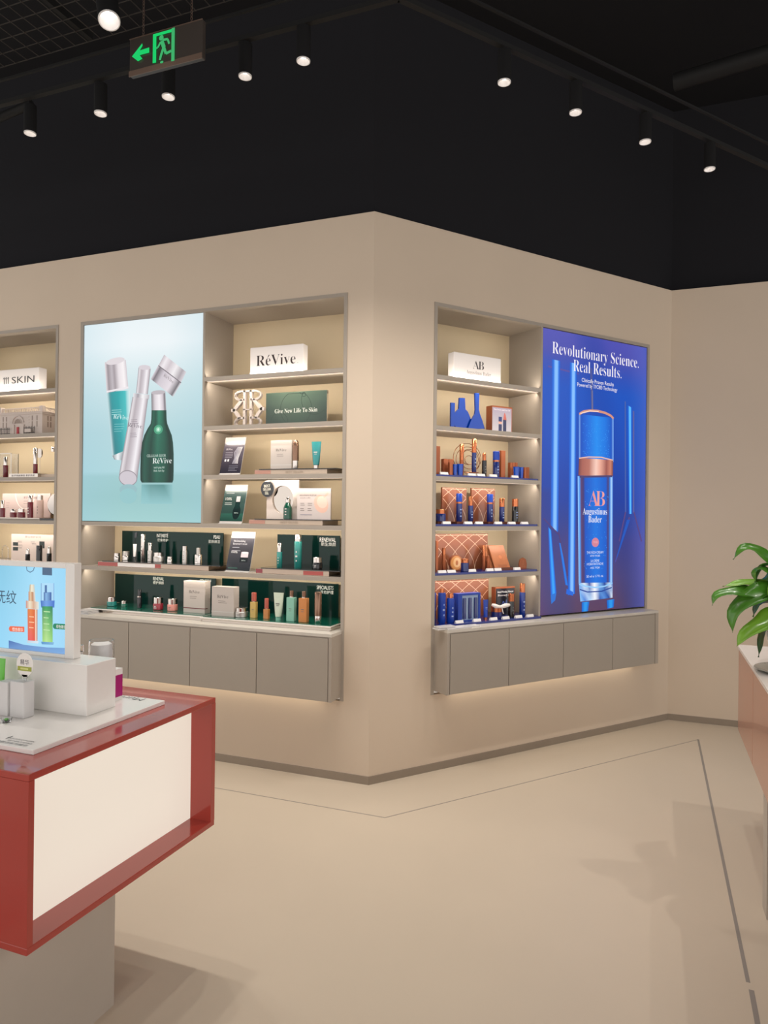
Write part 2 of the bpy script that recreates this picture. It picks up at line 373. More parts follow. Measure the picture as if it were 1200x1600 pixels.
# ------------------------------------------------------------------ exit sign
d0 = 1.4
SX0, SX1 = -.512, -.152
ex = thing('exit_sign', 'dark hanging exit sign with green arrow and running figure', 'sign', 'A', (SX0+SX1)/2-.015, d0, 3.335)
hw = .178; hh = .152
SGN = mat('dark_sign_face', (62, 56, 52), .3); SGR = mat('sign_bronze_rim', (120, 100, 88), .35, metal=.4)
part('housing', MB().box(-hw, hw, -.01, .012, 0, hh), SGN, ex, bevel=.003)
part('rim', MB().box(-hw, hw, -.014, -.0101, -.004, .018).box(-hw, hw, -.0125, -.0101, hh-.003, hh), SGR, ex)
p = Print()
G = (22, 205, 105); G2 = (60, 175, 105)
z0 = .02; k = .117
def ux(px): return -hw+px/900*2*hw            # sign-face coordinates read off an enlarged view
def uz(pz): return hh*(1-pz/430)
p.poly([(ux(40), uz(215)), (ux(170), uz(95)), (ux(175), uz(125)), (ux(140), uz(170)), (ux(260), uz(165)), (ux(260), uz(225)), (ux(140), uz(225)), (ux(175), uz(275)), (ux(120), uz(290))], G)
p.rect(ux(305), uz(360), ux(348), uz(28), G); p.rect(ux(348), uz(62), ux(535), uz(28), G); p.rect(ux(535), uz(395), ux(575), uz(20), G2)
p.ell(ux(410), uz(95), .011, .011, G2)
for a, b, w in (((415, 130), (445, 215), .017), ((440, 210), (410, 290), .012), ((410, 290), (395, 345), .011), ((445, 215), (470, 290), .012), ((470, 290), (535, 275), .011), ((405, 140), (370, 195), .009), ((370, 195), (345, 200), .008), ((430, 125), (490, 130), .010), ((490, 130), (510, 190), .009)):
    p.line((ux(a[0]), uz(a[1])), (ux(b[0]), uz(b[1])), w, G2)
p.ell(ux(420), uz(375), .008, .005, G2)
p.build('pictogram', ex, BACKLIT, (0, -.0147, 0))
for cx, top in ((-.118, .0), (.118, 0)):
    mb = MB()
    zz = hh
    for i in range(38):
        mb.tube([(cx+.0035*math.cos(a)*(1 if i % 2 else .3), .0035*math.cos(a)*(.3 if i % 2 else 1), zz+.008+.009*math.sin(a)) for a in [j*math.pi/3 for j in range(6)]], .0009, 4, True); zz += .0135
    part('chain', mb, SGR, ex)

# ================================================================== DISPLAY UNITS
ROWS = [2.395, 2.087, 1.780, 1.475, 1.175]; CT_Z = .867
def area(loc, rot, sx, sy, power, parent, col=(1, .90, .78)):
    l = bpy.data.lights.new('strip', 'AREA'); l.shape = 'RECTANGLE'; l.size = sx; l.size_y = sy; l.energy = power; l.color = col
    o = bpy.data.objects.new('strip_light', l); COL.objects.link(o); o.parent = parent; o.location = loc; o.rotation_euler = rot; return o
def unit(W, u0, u1, div, bay, label, low_full):
    """u0..u1 outer frame, bay = (s0, s1) of the open shelves, div = (s0, s1) of the upright beside the light box"""
    t = thing('wall_display', label, 'shelving', W, (u0+u1)/2, 0, NZ0); c = (u0+u1)/2
    def X(s): return s-c
    def Z(z): return z-NZ0
    f = .022
    part('frame', MB().box(X(u0), X(u0)+f, -.004, DEP, 0, Z(NZ1)).box(X(u1)-f, X(u1), -.004, DEP, 0, Z(NZ1)).box(X(u0)+f, X(u1)-f, -.004, DEP, Z(NZ1)-f, Z(NZ1)), TAUPE, t)
    part('back_panel', MB().box(X(u0)+f, X(u1)-f, DEP-.01, DEP, 0, Z(NZ1)-f), BACKP, t)
    if div: part('divider', MB().box(X(div[0]), X(div[1]), 0, DEP-.01, Z(ROWS[3] if low_full else CT_Z), Z(NZ1)-f), TAUPE, t)
    for i, z in enumerate(ROWS):
        s0, s1 = bay
        if low_full and i >= 3: s0 = u0+f
        sh = part('shelf', MB().box(X(s0), X(s1), .0, DEP-.01, Z(z)-.024, Z(z)).box(X(s0), X(s1), .0, .010, Z(z)-.026, Z(z)-.0241), TAUPE, t)
        part('light_strip', MB().box(X(s0)+.01, X(s1)-.01, .012, .026, Z(z)-.0275, Z(z)-.024), LEDM, sh)
        area((X((s0+s1)/2), .030, Z(z)-.031), (R(52), 0, 0), (s1-s0)-.03, .010, 1.75*(s1-s0)*LED, t)
    s0, s1 = bay; area((X((s0+s1)/2), .016, Z(ROWS[0])+.004), (R(150), 0, 0), (s1-s0)-.03, .010, 1.5*(s1-s0)*LED, t)
    return t
unit('A', A2[0], A2[1], (-1.157, -1.142), (-1.142, A2[1]-.022), 'taupe framed wall display left of the corner, with light box and six open rows', True)
unit('A', A1[0], A1[1], None, (A1[0]+.022, A1[1]-.022), 'taupe framed wall display cut off by the left edge of the picture', False)
unit('B', BU[0], BU[1], (1.292, 1.308), (BU[0]+.022, 1.292), 'taupe framed wall display right of the corner, with blue products', False)
def cabinet(W, s0, s1, d, doors, label):
    t = thing('wall_cabinet', label, 'cabinet', W, (s0+s1)/2, 0, .484); c = (s0+s1)/2
    zt = .867-.484
    part('body', MB().box(s0-c, s1-c, -d+.006, DEP-.012, 0, zt-.018), TAUPE, t)
    part('end_panel', MB().box(s0-c, doors[0]-.003-c, -d, -d+.006, 0, zt-.018), TAUPE, t)
    part('end_panel', MB().box(doors[-1]+.003-c, s1-c, -d, -d+.006, 0, zt-.018), TAUPE, t)
    part('top', MB().box(s0-c, s1-c, -d-.001, DEP-.012, zt-.018, zt), TOPM, t, bevel=.001)
    for a, b in zip(doors, doors[1:]):
        part('door', MB().box(a+.0022-c, b-.0022-c, -d-.0005, -d+.0055, .002, zt-.026), DOORM, t, bevel=.0008)
    part('light_strip', MB().box(s0+.1-c, s1-.1-c, -.045, -.03, -.005, 0), LEDM, t)
    area((0, -.037, -.008), (R(12), 0, 0), s1-s0-.24, .010, 0.22*(s1-s0)*LED, t, (1, .88, .68))
    return t
cabinet('A', -2.104, -.176, .141, [-2.06, -1.592, -1.126, -.659, -.196], 'wall hung taupe cabinet with four doors below the green products')
cabinet('A', -3.3, -2.366, .141, [-3.28, -2.83, -2.386], 'wall hung taupe cabinet below the pink display, behind the coral counter')
cabinet('B', .446, 2.336, .135, [.468, .921, 1.388, 1.857, 2.300], 'wall hung taupe cabinet with four doors below the blue products')

# ------------------------------------------------------------------ light box A: teal poster
x0, x1, z0, z1 = -2.119, -1.159, 1.478, 2.805
lb = thing('light_box', 'tall pale teal light box poster of silver tubes and a green bottle', 'light box', 'A', (x0+x1)/2, 0, z0)
part('housing', MB().box(-.478, .478, .006, .09, 0, z1-z0), TAUPE, lb)
p = Print((x0+x1)/2, z0)
def mixc(a, b, t): return tuple(a[i]*(1-t)+b[i]*t for i in range(3))
def ramp(t, st):
    for (a, ca), (b, cb) in zip(st, st[1:]):
        if t <= b: return mixc(ca, cb, (t-a)/(b-a) if b > a else 0)
    return st[-1][1]
BGT = [(0, (160, 206, 206)), (.12, (150, 196, 197)), (.235, (156, 200, 203)), (.245, (172, 212, 218)), (.45, (178, 212, 218)), (.7, (208, 228, 232)), (.88, (236, 243, 246)), (1, (232, 241, 244))]
def bgcol(u, v):
    c = ramp(v, BGT); e = abs(u-.55)*2; return mixc(c, (150, 198, 214), max(0, e-.35)*.5*(1-v*.4))
p.sheet(14, 40, lambda u, v: (x0+(x1-x0)*u, z0+(z1-z0)*v), bgcol)
# crystal pump bottle
SV = [(0, (226, 216, 220)), (.12, (150, 140, 146)), (.3, (190, 182, 188)), (.42, (160, 150, 156)), (.62, (230, 222, 226)), (.85, (246, 240, 242)), (1, (206, 198, 204))]
TE = [(0, (196, 222, 226)), (.12, (70, 150, 156)), (.2, (30, 150, 156)), (.5, (24, 164, 168)), (.8, (60, 188, 190)), (.9, (170, 220, 222)), (1, (214, 232, 234))]
TE2 = [(0, (206, 226, 230)), (.12, (80, 140, 148)), (.2, (40, 128, 136)), (.5, (40, 150, 156)), (.8, (90, 190, 192)), (.9, (190, 226, 228)), (1, (220, 234, 236))]
p.grad((-1.9222, 2.3449), (-1.7305, 2.3434), (-1.7090, 1.9376), (-1.8673, 1.8983), TE, TE2)
p.grad((-1.8675, 1.9153), (-1.7146, 1.9630), (-1.7501, 1.8793), (-1.8511, 1.8895), [(0, (120, 130, 136)), (.3, (240, 244, 246)), (.6, (150, 160, 166)), (1, (226, 232, 234))])
p.grad((-1.9414, 2.5434), (-1.7650, 2.5485), (-1.7412, 2.3567), (-1.9221, 2.3363), SV)
a, b = (-1.8526, 2.5460); p.ell(a, b, .078, .022, (222, 214, 218), tilt=.1)
a, b = (-1.8584, 2.3928); p.line((-1.9222, 2.3449), (-1.7413, 2.3651), .012, (236, 230, 234))
a, b = (-1.8017, 2.1561); p.text('RéVive', a, b, .030, (214, 240, 238), True, tilt=-.12)
p.lines((-1.8772, 2.2102)[0], (-1.7918, 2.2066)[0], (-1.8773, 2.2187)[1], 3, .014, .004, (150, 214, 214)); p.lines((-1.8545, 2.1282)[0], (-1.7695, 2.1252)[0], (-1.8759, 2.1247)[1], 4, .016, .003, (130, 204, 206))
# small jar at the top right
TJ = [(0, (196, 186, 192)), (.15, (238, 232, 236)), (.35, (206, 196, 202)), (.6, (240, 236, 238)), (.85, (170, 162, 168)), (1, (214, 208, 214))]
p.grad((-1.5008, 2.4973), (-1.3194, 2.3709), (-1.3824, 2.2841), (-1.5606, 2.4095), [(0, (214, 206, 214)), (.1, (120, 112, 120)), (.3, (206, 198, 206)), (.7, (228, 220, 226)), (.93, (110, 106, 112)), (1, (224, 222, 228))])
p.grad((-1.4562, 2.5606), (-1.2835, 2.4382), (-1.3243, 2.3712), (-1.5007, 2.4932), TJ)
p.line((-1.5007, 2.4932), (-1.3218, 2.3711), .006, (120, 112, 120))
a, b = (-1.4240, 2.4057); p.text('RéVive', a, b-.01, .022, (150, 140, 146), True, tilt=-.62)
# silver tube
SV2 = [(0, (150, 142, 150)), (.1, (226, 220, 224)), (.28, (182, 172, 178)), (.5, (206, 198, 204)), (.72, (244, 240, 244)), (.9, (196, 186, 192)), (1, (150, 142, 148))]
p.grad((-1.6596, 2.4909), (-1.5615, 2.4763), (-1.5822, 2.3106), (-1.6780, 2.3238), SV2)
a, b = (-1.6104, 2.4878); p.ell(a, b, .048, .016, (214, 206, 212), tilt=-.1)
p.grad((-1.6988, 2.3249), (-1.5693, 2.3058), (-1.5741, 2.2768), (-1.7010, 2.2955), [(0, (230, 228, 232)), (.3, (160, 152, 160)), (.6, (244, 242, 244)), (1, (190, 184, 190))])
p.grad((-1.7063, 2.3000), (-1.5792, 2.2812), (-1.6619, 1.7434), (-1.8096, 1.7868), SV2)
a, b = (-1.7353, 1.7650); p.ell(a, b, .076, .052, (150, 142, 150), tilt=-.12); p.ell(a, b, .070, .046, (206, 198, 206), tilt=-.12)
a, b = (-1.6852, 2.0970); p.text('RéVive', a, b, .028, (120, 112, 122), True, tilt=-.14)
p.lines((-1.7170, 2.1318)[0], (-1.6492, 2.1293)[0], (-1.7172, 2.1487)[1], 3, .012, .003, (150, 140, 150)); p.lines((-1.7213, 2.0686)[0], (-1.6639, 2.0668)[0], (-1.7160, 2.0600)[1], 3, .012, .003, (150, 140, 150))
# green bottle
GC = [(0, (10, 48, 40)), (.12, (24, 92, 74)), (.3, (18, 78, 64)), (.5, (46, 132, 104)), (.72, (30, 104, 82)), (.9, (10, 56, 46)), (1, (20, 70, 60))]
GD = [(0, (8, 34, 32)), (.12, (30, 86, 72)), (.3, (14, 56, 48)), (.5, (26, 88, 72)), (.72, (20, 76, 62)), (.9, (8, 40, 36)), (1, (20, 60, 54))]
prof = [(640, 236.5, 259.5), (655, 236, 260), (662, 235, 261), (670, 230, 264), (680, 225, 268), (692, 221.5, 270), (710, 219.5, 271), (735, 218.8, 271), (750, 219, 270.5), (754, 221, 269)]
PR = [((-1.5501, 2.2090), (-1.4337, 2.2040)), ((-1.5518, 2.1466), (-1.4304, 2.1420)), ((-1.5565, 2.1176), (-1.4250, 2.1130)), ((-1.5816, 2.0851), (-1.4095, 2.0795)), ((-1.6067, 2.0441), (-1.3890, 2.0377)), ((-1.6240, 1.9944), (-1.3784, 1.9881)), ((-1.6333, 1.9192), (-1.3724, 1.9140)), ((-1.6354, 1.8145), (-1.3710, 1.8114)), ((-1.6335, 1.7516), (-1.3726, 1.7498)), ((-1.6229, 1.7348), (-1.3798, 1.7334))]
for i in range(len(PR)-1):
    t = i/(len(PR)-1); st = [(u, mixc(c, d, t)) for (u, c), (_, d) in zip(GC, GD)]; t2 = (i+1)/(len(PR)-1); st2 = [(u, mixc(c, d, t2)) for (u, c), (_, d) in zip(GC, GD)]
    p.grad(PR[i][0], PR[i][1], PR[i+1][1], PR[i+1][0], st, st2); p.L -= 1
p.L += 1
a, b = (-1.4949, 2.0781); p.ell(a, b, .035, .03, (70, 160, 124)); p.ell(a, b, .020, .018, (130, 205, 170)); p.ell(a, b, .009, .009, (210, 245, 225))
p.grad((-1.5542, 2.3217), (-1.4429, 2.3201), (-1.4337, 2.1999), (-1.5500, 2.2049), [(0, (120, 112, 118)), (.25, (216, 208, 214)), (.55, (244, 238, 242)), (.8, (206, 196, 204)), (.92, (110, 104, 110)), (1, (180, 174, 180))])
a, b = (-1.4983, 2.3188); p.ell(a, b, .056, .014, (190, 182, 188))
a, b = (-1.5078, 1.9126); p.text('CELLULAR ELIXIR', a, b-.012, .017, (200, 220, 210), False, width=.15)
a, b = (-1.4617, 1.8662); p.text('RéVive', a, b-.008, .036, (232, 240, 236), True)
a, b = (-1.4864, 1.8334); p.text('Anti-Aging Oil', a, b-.008, .014, (200, 220, 210), True, width=.085); a, b = (-1.4861, 1.8127); p.text('Huile Anti-Âge', a, b-.008, .013, (200, 220, 210), True, width=.085)
# mirrored feet on the water line
p.grad((-1.6228, 1.7222), (-1.3796, 1.7211), (-1.3779, 1.5979), (-1.6261, 1.5966), [(0, (120, 176, 180)), (.3, (96, 148, 148)), (.7, (84, 140, 140)), (1, (140, 190, 194))], [(0, (146, 198, 202))]*1+[(.3, (144, 196, 200)), (.7, (144, 196, 200)), (1, (146, 198, 202))])
a, b = (-1.7316, 1.6890); p.ell(a, b, .072, .036, (148, 188, 194)); a, b = (-1.7310, 1.6468); p.ell(a, b, .07, .05, (146, 196, 200))
p.build('poster_film', lb, BACKLIT, (0, .004, 0))
lbl = bpy.data.lights.new('poster_glow', 'AREA')

# ------------------------------------------------------------------ light box B: blue poster
x0, x1, z0, z1 = 1.312, 2.352, .879, 2.803
lb = thing('light_box', 'tall blue light box poster of one large cream bottle, right of the blue products', 'light box', 'B', (x0+x1)/2, 0, z0)
part('housing', MB().box(-.518, .518, .006, .09, 0, z1-z0), TAUPE, lb)
p = Print((x0+x1)/2, z0)
BV = [(0, (88, 60, 92)), (.12, (84, 64, 112)), (.25, (66, 60, 128)), (.4, (16, 60, 160)), (.6, (0, 74, 184)), (.8, (0, 80, 190)), (.86, (34, 76, 182)), (.93, (70, 76, 172)), (1, (78, 80, 178))]
def bc(u, v):
    c = ramp(v, BV)
    if u > .8: c = mixc(c, (84, 100, 196), (u-.8)*3.2)
    if u < .15 and v < .45: c = mixc(c, (84, 56, 120), (.15-u)*3)
    return mixc(c, (0, 50, 150), .25*max(0, math.sin(u*9+v*4)))
p.sheet(22, 40, lambda u, v: (x0+(x1-x0)*u, z0+(z1-z0)*v), bc)
def glow(TL, TR, BR, BL, core=(130, 190, 255), edge=(0, 110, 225), out=(6, 84, 196)):
    p.grad(TL, TR, BR, BL, [(0, out), (.22, edge), (.42, core), (.66, core), (.85, edge), (1, out)])
p.line((1.3598, 2.5512), (1.6488, 2.5319), .012, (80, 74, 160))
glow((1.3942, 2.6027), (1.4713, 2.5991), (1.4698, 1.4335), (1.3983, 1.4770)); glow((1.5617, 2.6012), (1.6292, 2.6005), (1.6335, 1.0082), (1.5662, 1.0027))
glow((1.3749, 1.4727), (1.4045, 1.4467), (1.4577, 1.0256), (1.4048, 1.0109), (40, 160, 250)); glow((1.4768, 1.3639), (1.5008, 1.3592), (1.5653, 1.0686), (1.5409, 1.0741), (20, 120, 225))
p.poly([(1.4048, 1.0109), (1.4577, 1.0256), (1.4466, 0.9741), (1.4115, 0.9501)], (20, 110, 210)); p.poly([(1.5534, 1.0472), (1.6148, 1.0224), (1.6152, 0.9959), (1.5479, 1.0124)], (10, 100, 220))
p.line((1.3334, 1.5283), (1.4700, 1.4205), .010, (70, 52, 120)); p.line((1.4697, 1.4422), (1.5643, 1.1345), .008, (74, 52, 110))
glow((2.1476, 2.3588), (2.1962, 2.3444), (2.2078, 1.5661), (2.1732, 1.5658), (90, 190, 255)); p.line((2.1233, 2.3846), (2.1386, 1.5795), .014, (64, 92, 170)); p.line((2.2139, 2.3224), (2.2251, 1.5710), .016, (86, 92, 160))
for a, b in (((2.1386, 1.5795), (2.0737, 1.3658)), ((2.1805, 1.5425), (2.0355, 1.2187)), ((2.2285, 1.5804), (2.3162, 1.3631))): p.line(a, b, .014, (84, 66, 130))
p.poly([(2.1532, 1.5236), (2.1876, 1.5238), (2.0617, 1.2643), (2.0289, 1.2097)], (16, 84, 190))
p.line((1.7674, 2.5855), (1.7843, 2.2951), .022, (70, 82, 150)); p.line((1.7824, 2.4299), (1.7844, 2.2862), .010, (112, 112, 150))
# bottle
p.grad((1.6528, 2.2529), (2.0002, 2.2538), (2.0049, 1.9368), (1.6572, 1.9471), [(0, (120, 170, 240)), (.06, (0, 80, 190)), (.2, (10, 100, 215)), (.5, (20, 140, 240)), (.75, (10, 118, 226)), (.94, (0, 84, 196)), (1, (130, 180, 245))], nv=2)
p.path([(1.6559, 2.2531), (1.6961, 2.2742), (1.7590, 2.2862), (1.8357, 2.2905), (1.9138, 2.2834), (1.9734, 2.2677), (2.0003, 2.2492)], .017, (214, 146, 124))
p.path([(1.6651, 2.2583), (1.7590, 2.2840), (1.8487, 2.2871)], .008, (250, 214, 196))
CP = [(0, (120, 62, 66)), (.1, (170, 98, 88)), (.3, (186, 116, 102)), (.5, (250, 206, 190)), (.62, (236, 170, 150)), (.8, (160, 88, 80)), (.92, (206, 130, 110)), (1, (120, 66, 66))]
p.grad((1.6571, 1.9515), (2.0013, 1.9504), (1.9997, 1.8354), (1.6527, 1.8272), CP)
p.path([(1.6572, 1.9471), (1.7510, 1.9607), (1.8793, 1.9649), (1.9980, 1.9502)], .008, (240, 190, 170))
BB = [(0, (150, 205, 255)), (.05, (70, 150, 240)), (.09, (90, 60, 110)), (.16, (60, 56, 120)), (.2, (4, 84, 196)), (.5, (14, 116, 224)), (.8, (6, 92, 204)), (.86, (70, 56, 110)), (.91, (40, 120, 220)), (.96, (170, 215, 255)), (1, (40, 120, 220))]
p.grad((1.6465, 1.8225), (1.9997, 1.8354), (2.0077, 1.0631), (1.6666, 1.0731), BB, nv=3)
p.line((1.6652, 1.8187), (1.9930, 1.8352), .014, (74, 62, 110))
for i in range(170):   # metallic flakes in the blue sleeve
    u, v = random.random(), random.random(); a = (1.6909, 2.1981) if i % 2 else (1.7161, 1.7536); b = (1.9646, 1.9670) if i % 2 else (1.9499, 1.1661)
    X = a[0]+(b[0]-a[0])*u; Z = a[1]+(b[1]-a[1])*v; p.rect(X, Z, X+.005, Z+.004, (60, 160, 245)); p.L -= 1
p.L += 1
a, b = (1.8390, 1.6216); w = (1.9038, 1.6226)[0]-(1.7559, 1.6203)[0]
p.text('A', a-.035, b-.004, .112, (236, 150, 150), True, off=-.014); p.text('B', a+.035, b-.004, .112, (240, 160, 156), True, off=-.014)
a, b = (1.8205, 1.5627); p.text('Augustinus', a, b-.004, .046, (235, 238, 250), True, width=(1.9441, 1.5638)[0]-(1.7001, 1.5616)[0])
a, b = (1.8213, 1.5063); p.text('Bader', a, b-.004, .046, (235, 238, 250), True, width=(1.8859, 1.5087)[0]-(1.7512, 1.5083)[0])
a, b = (1.8266, 1.3619); p.ell(a, b, .036, .033, (214, 130, 150)); p.text('TFC8', a, b-.006, .014, (246, 190, 200), width=.04)
for t, y, hgt, xa, xb in (('THE RICH CREAM', 0, .017, 0, .165), ('WITH TFC8®', 1, .013, 0, .10), ('LA CRÈME', 2, .017, 0, .085), ('HYDRATANTE RICHE', 3, .017, 0, .165), ('AVEC TFC8®', 4, .013, 0, .095), ('50 ml e 1.7 fl. oz.', 5, .017, 0, .17)):
    a, b = ((1.8246, 1.2829), (1.8249, 1.2603), (1.8254, 1.2242), (1.8258, 1.2017), (1.8261, 1.1768), (1.8270, 1.1159))[y]; p.text(t, a, b, hgt, (225, 232, 250), width=xb)
p.grad((1.6664, 1.0820), (2.0076, 1.0723), (2.0059, 0.9621), (1.6838, 0.9523), [(0, (90, 160, 235)), (.15, (220, 236, 250)), (.3, (20, 70, 170)), (.45, (250, 252, 255)), (.6, (120, 180, 240)), (.75, (10, 60, 150)), (.9, (200, 225, 250)), (1, (40, 100, 200))], [(0, (150, 200, 250)), (.15, (70, 130, 220)), (.3, (180, 215, 250)), (.45, (240, 246, 255)), (.6, (40, 90, 180)), (.75, (80, 140, 220)), (.9, (20, 70, 160)), (1, (220, 235, 250))], nv=2)
p.path([(1.6697, 1.0730), (1.7325, 1.0569), (1.8280, 1.0436), (1.9253, 1.0484), (2.0043, 1.0679)], .010, (150, 205, 250)); p.path([(1.6764, 1.0371), (1.7520, 1.0157), (1.8932, 1.0135), (1.9981, 1.0360)], .008, (12, 60, 150))
glow((1.6964, 0.9472), (1.7720, 0.9475), (1.7602, 0.8809), (1.6974, 0.8804), (30, 150, 235), (10, 120, 220), (10, 90, 190)); glow((1.9465, 0.9469), (2.0260, 0.9518), (2.0202, 0.8923), (1.9539, 0.8871), (30, 150, 235), (10, 120, 220), (10, 90, 190))
# headline
def line_text(t, A, B, h, ser, off=None, col=(246, 240, 248)):
    p.text(t, (A[0]+B[0])/2, (A[1]+B[1])/2, h, col, ser, width=B[0]-A[0], off=off)
line_text('Revolutionary Science.', (1.3937, 2.6415), (2.2616, 2.6428), .083, True, -.0135)
line_text('Real Results.', (1.5930, 2.5477), (2.0767, 2.5426), .083, True, -.0135)
line_text('Clinically Proven Results', (1.6744, 2.4792), (1.9969, 2.4811), .027, False)
line_text('Powered by TFC8® Technology', (1.6315, 2.4436), (2.0342, 2.4457), .027, False)
p.build('poster_film', lb, BACKLIT, (0, .004, 0))
bpy.data.lights.remove(lbl)

# ================================================================== PRODUCTS
def wrap_print(r, z0, z1, ang0=-1.95, ang1=-1.2, n=6, rows=3, ratio=.35):
    mb = MB(); dz = (z1-z0)/rows
    for k in range(rows):
        a = z0+k*dz; b = a+dz*ratio; q = len(mb.v); sh = random.uniform(.0, .25)
        for i in range(n+1):
            t = ang0+sh+(ang1-ang0-2*sh)*i/n
            mb.v += [(r*math.cos(t), r*math.sin(t), a), (r*math.cos(t), r*math.sin(t), b)]
        for i in range(n): mb.f.append((q+2*i, q+2*i+2, q+2*i+3, q+2*i+1))
    return mb
PRW = mat('pale_label_ink', (214, 210, 206), .5); PRD = mat('grey_label_ink', (110, 104, 100), .5); PRB = mat('light_blue_label_ink', (150, 170, 215), .5)
def bottle(W, label, s, dia, zt, base, d, body, cap, capf=.32, capr=.98, shape='cyl', collar=None, ink=None, group=None, foot=None, cat='bottle', name='bottle'):
    t = thing(name, label, cat, W, s, d, base, group); h = zt-base; r = dia/2; hb = h*(1-capf); n = 18
    if shape == 'cyl': pf = [(r*.9, 0), (r, h*.015), (r, hb-.002), (r*.96, hb)]
    elif shape == 'shoulder': pf = [(r*.9, 0), (r, h*.015), (r, hb*.62), (r*.97, hb*.70), (r*.8, hb*.82), (r*.55, hb*.93), (r*capr*.9, hb)]
    elif shape == 'round': pf = [(r*.8, 0), (r, h*.05), (r, hb*.9), (r*.9, hb)]
    elif shape == 'dome': pf = [(r*.92, 0), (r, h*.02), (r, hb)]
    if shape == 'square':
        part('body', MB().box(-r, r, -r*.7, r*.7, 0, hb*.97), body, t, bevel=r*.12)
        part('neck', MB().lathe([(r*.45, hb*.97), (r*.45, hb+.004)], n), SILVER, t, True)
        part('cap', MB().lathe([(r*capr, hb+.002), (r*capr, h-.001), (r*capr*.9, h)], n), cap, t, True)
    else:
        part('body', MB().lathe(pf, n), body, t, True)
        if shape == 'dome': part('cap', MB().lathe([(r*capr, hb), (r*capr, hb+h*capf*.7), (r*capr*.8, hb+h*capf*.9), (r*capr*.35, h)], n), cap, t, True)
        else: part('cap', MB().lathe([(r*capr, hb), (r*capr, h-h*.012), (r*capr*.92, h)], n), cap, t, True)
    if collar: part('collar', MB().lathe([(r*1.015, hb-h*.06), (r*1.015, hb)], n), collar, t, True)
    if foot: part('foot', MB().lathe([(r*1.01, 0), (r*1.01, h*.09)], n), foot, t, True)
    if ink and shape != 'square': part('label_print', wrap_print(r*1.006, hb*.25, hb*.75), ink, t)
    if ink and shape == 'square': part('label_print', MB().box(-r*.35, r*.35, -r*.706, -r*.7, hb*.5, hb*.53).box(-r*.3, r*.3, -r*.706, -r*.7, hb*.42, hb*.44), ink, t)
    return t
def jar(W, label, s, dia, zt, base, d, body, lid, lidf=.5, group=None, ink=None, band=None):
    t = thing('jar', label, 'jar', W, s, d, base, group); h = zt-base; r = dia/2; hb = h*(1-lidf)
    part('body', MB().lathe([(r*.88, 0), (r, h*.04), (r, hb*.92), (r*.94, hb)], 20), body, t, True)
    part('lid', MB().lathe([(r*.9, hb), (r*.9, h*.97), (r*.84, h)], 20), lid, t, True)
    if ink: part('label_print', wrap_print(r*1.006, hb*.3, hb*.75, rows=2), ink, t)
    return t
def tube(W, label, s, w, zt, base, d, body, cap, capf=.12, group=None, ink=None, foot_w=.55):
    t = thing('tube', label, 'tube', W, s, d, base, group); h = zt-base; hc = h*capf; n = 18
    mb = MB(); k = 0; rings = 7
    for j in range(rings):
        f = j/(rings-1); z = hc+(h-hc)*f; rx = w/2*(foot_w+(1-foot_w)*f**.7); ry = w/2*foot_w*(1-f)+.0008
        for i in range(n):
            a = 2*math.pi*i/n; mb.v.append((rx*math.cos(a), ry*math.sin(a), z))
    for j in range(rings-1):
        for i in range(n): mb.f.append((j*n+i, j*n+(i+1) % n, (j+1)*n+(i+1) % n, (j+1)*n+i))
    mb.f.append(tuple(range(n))[::-1]); mb.f.append(tuple((rings-1)*n+i for i in range(n)))
    part('body', mb, body, t, True)
    part('cap', MB().lathe([(w/2*foot_w*.88, 0), (w/2*foot_w*.92, hc*.9), (w/2*foot_w*.8, hc)], n), cap, t, True)
    if ink: part('label_print', MB().box(-w*.18, w*.18, -w/2*foot_w*.62-.0005, -w/2*foot_w*.62, hc+(h-hc)*.52, hc+(h-hc)*.56).box(-w*.12, w*.12, -w/2*foot_w*.62-.0005, -w/2*foot_w*.62, hc+(h-hc)*.45, hc+(h-hc)*.47), ink, t)
    return t
def carton(W, label, s, w, zt, base, d, m, dp=.04, stripe=None, ink=None, cat='box', name='carton', group=None, rz=0, txt=None, txtc=(110, 104, 100), h2=None):
    t = thing(name, label, cat, W, s, d, base, group, rz); h = zt-base
    part('body', MB().box(-w/2, w/2, 0, dp, 0, h), m, t, bevel=min(.0015, w*.05))
    if stripe: part('stripe', MB().box(-w/2-.0003, w/2+.0003, -.0004, dp*.5, h*.14, h*.165), stripe, t)
    if txt:
        q = Print(); q.text(txt, 0, h*.62, min(.02, w*.12), txtc, True, width=w*.5); q.lines(-w*.2, w*.2, h*.52, 2, h*.06, h*.012, txtc); q.build('label_print', t, INK, (0, -.0006, 0))
    return t
def board(W, label, s, w, zt, base, d, m, th=.006, cat='backboard', lean=0):
    t = thing('backboard', label, cat, W, s, d, base); part('panel', MB().box(-w/2, w/2, 0, th, 0, zt-base), m, t); t.rotation_euler[0] = lean; return t
def plinth(W, label, s0, s1, d0, base, h, m=CREAM, top=DKTOP, dback=-.3, ts0=None, ts1=None, txt=None, front=None, tth=.005):
    c = (s0+s1)/2; t = thing('display_plinth', label, 'plinth', W, c, d0, base)
    part('base', MB().box(s0-c, s1-c, 0, d0-dback, 0, h-tth), m, t, bevel=.001)
    a = ts0 if ts0 is not None else s0; b = ts1 if ts1 is not None else s1
    part('top_plate', MB().box(a-c, b-c, -.004, d0-dback, h-tth, h), top, t)
    if front:
        for xa, xb, mm in front: part('front_reflection', MB().box(xa-c, xb-c, -.0012, 0, .004, h-tth-.003), mm, t)  # reflections in the plinth front, painted as flat colour strips
    if txt:
        q = Print(); q.text(txt, (s1-s0)*.06, h*.22, h*.38, (150, 134, 116), False, width=(s1-s0)*.24); q.build('label_print', t, INK, (0, -.0014, 0))
    return t
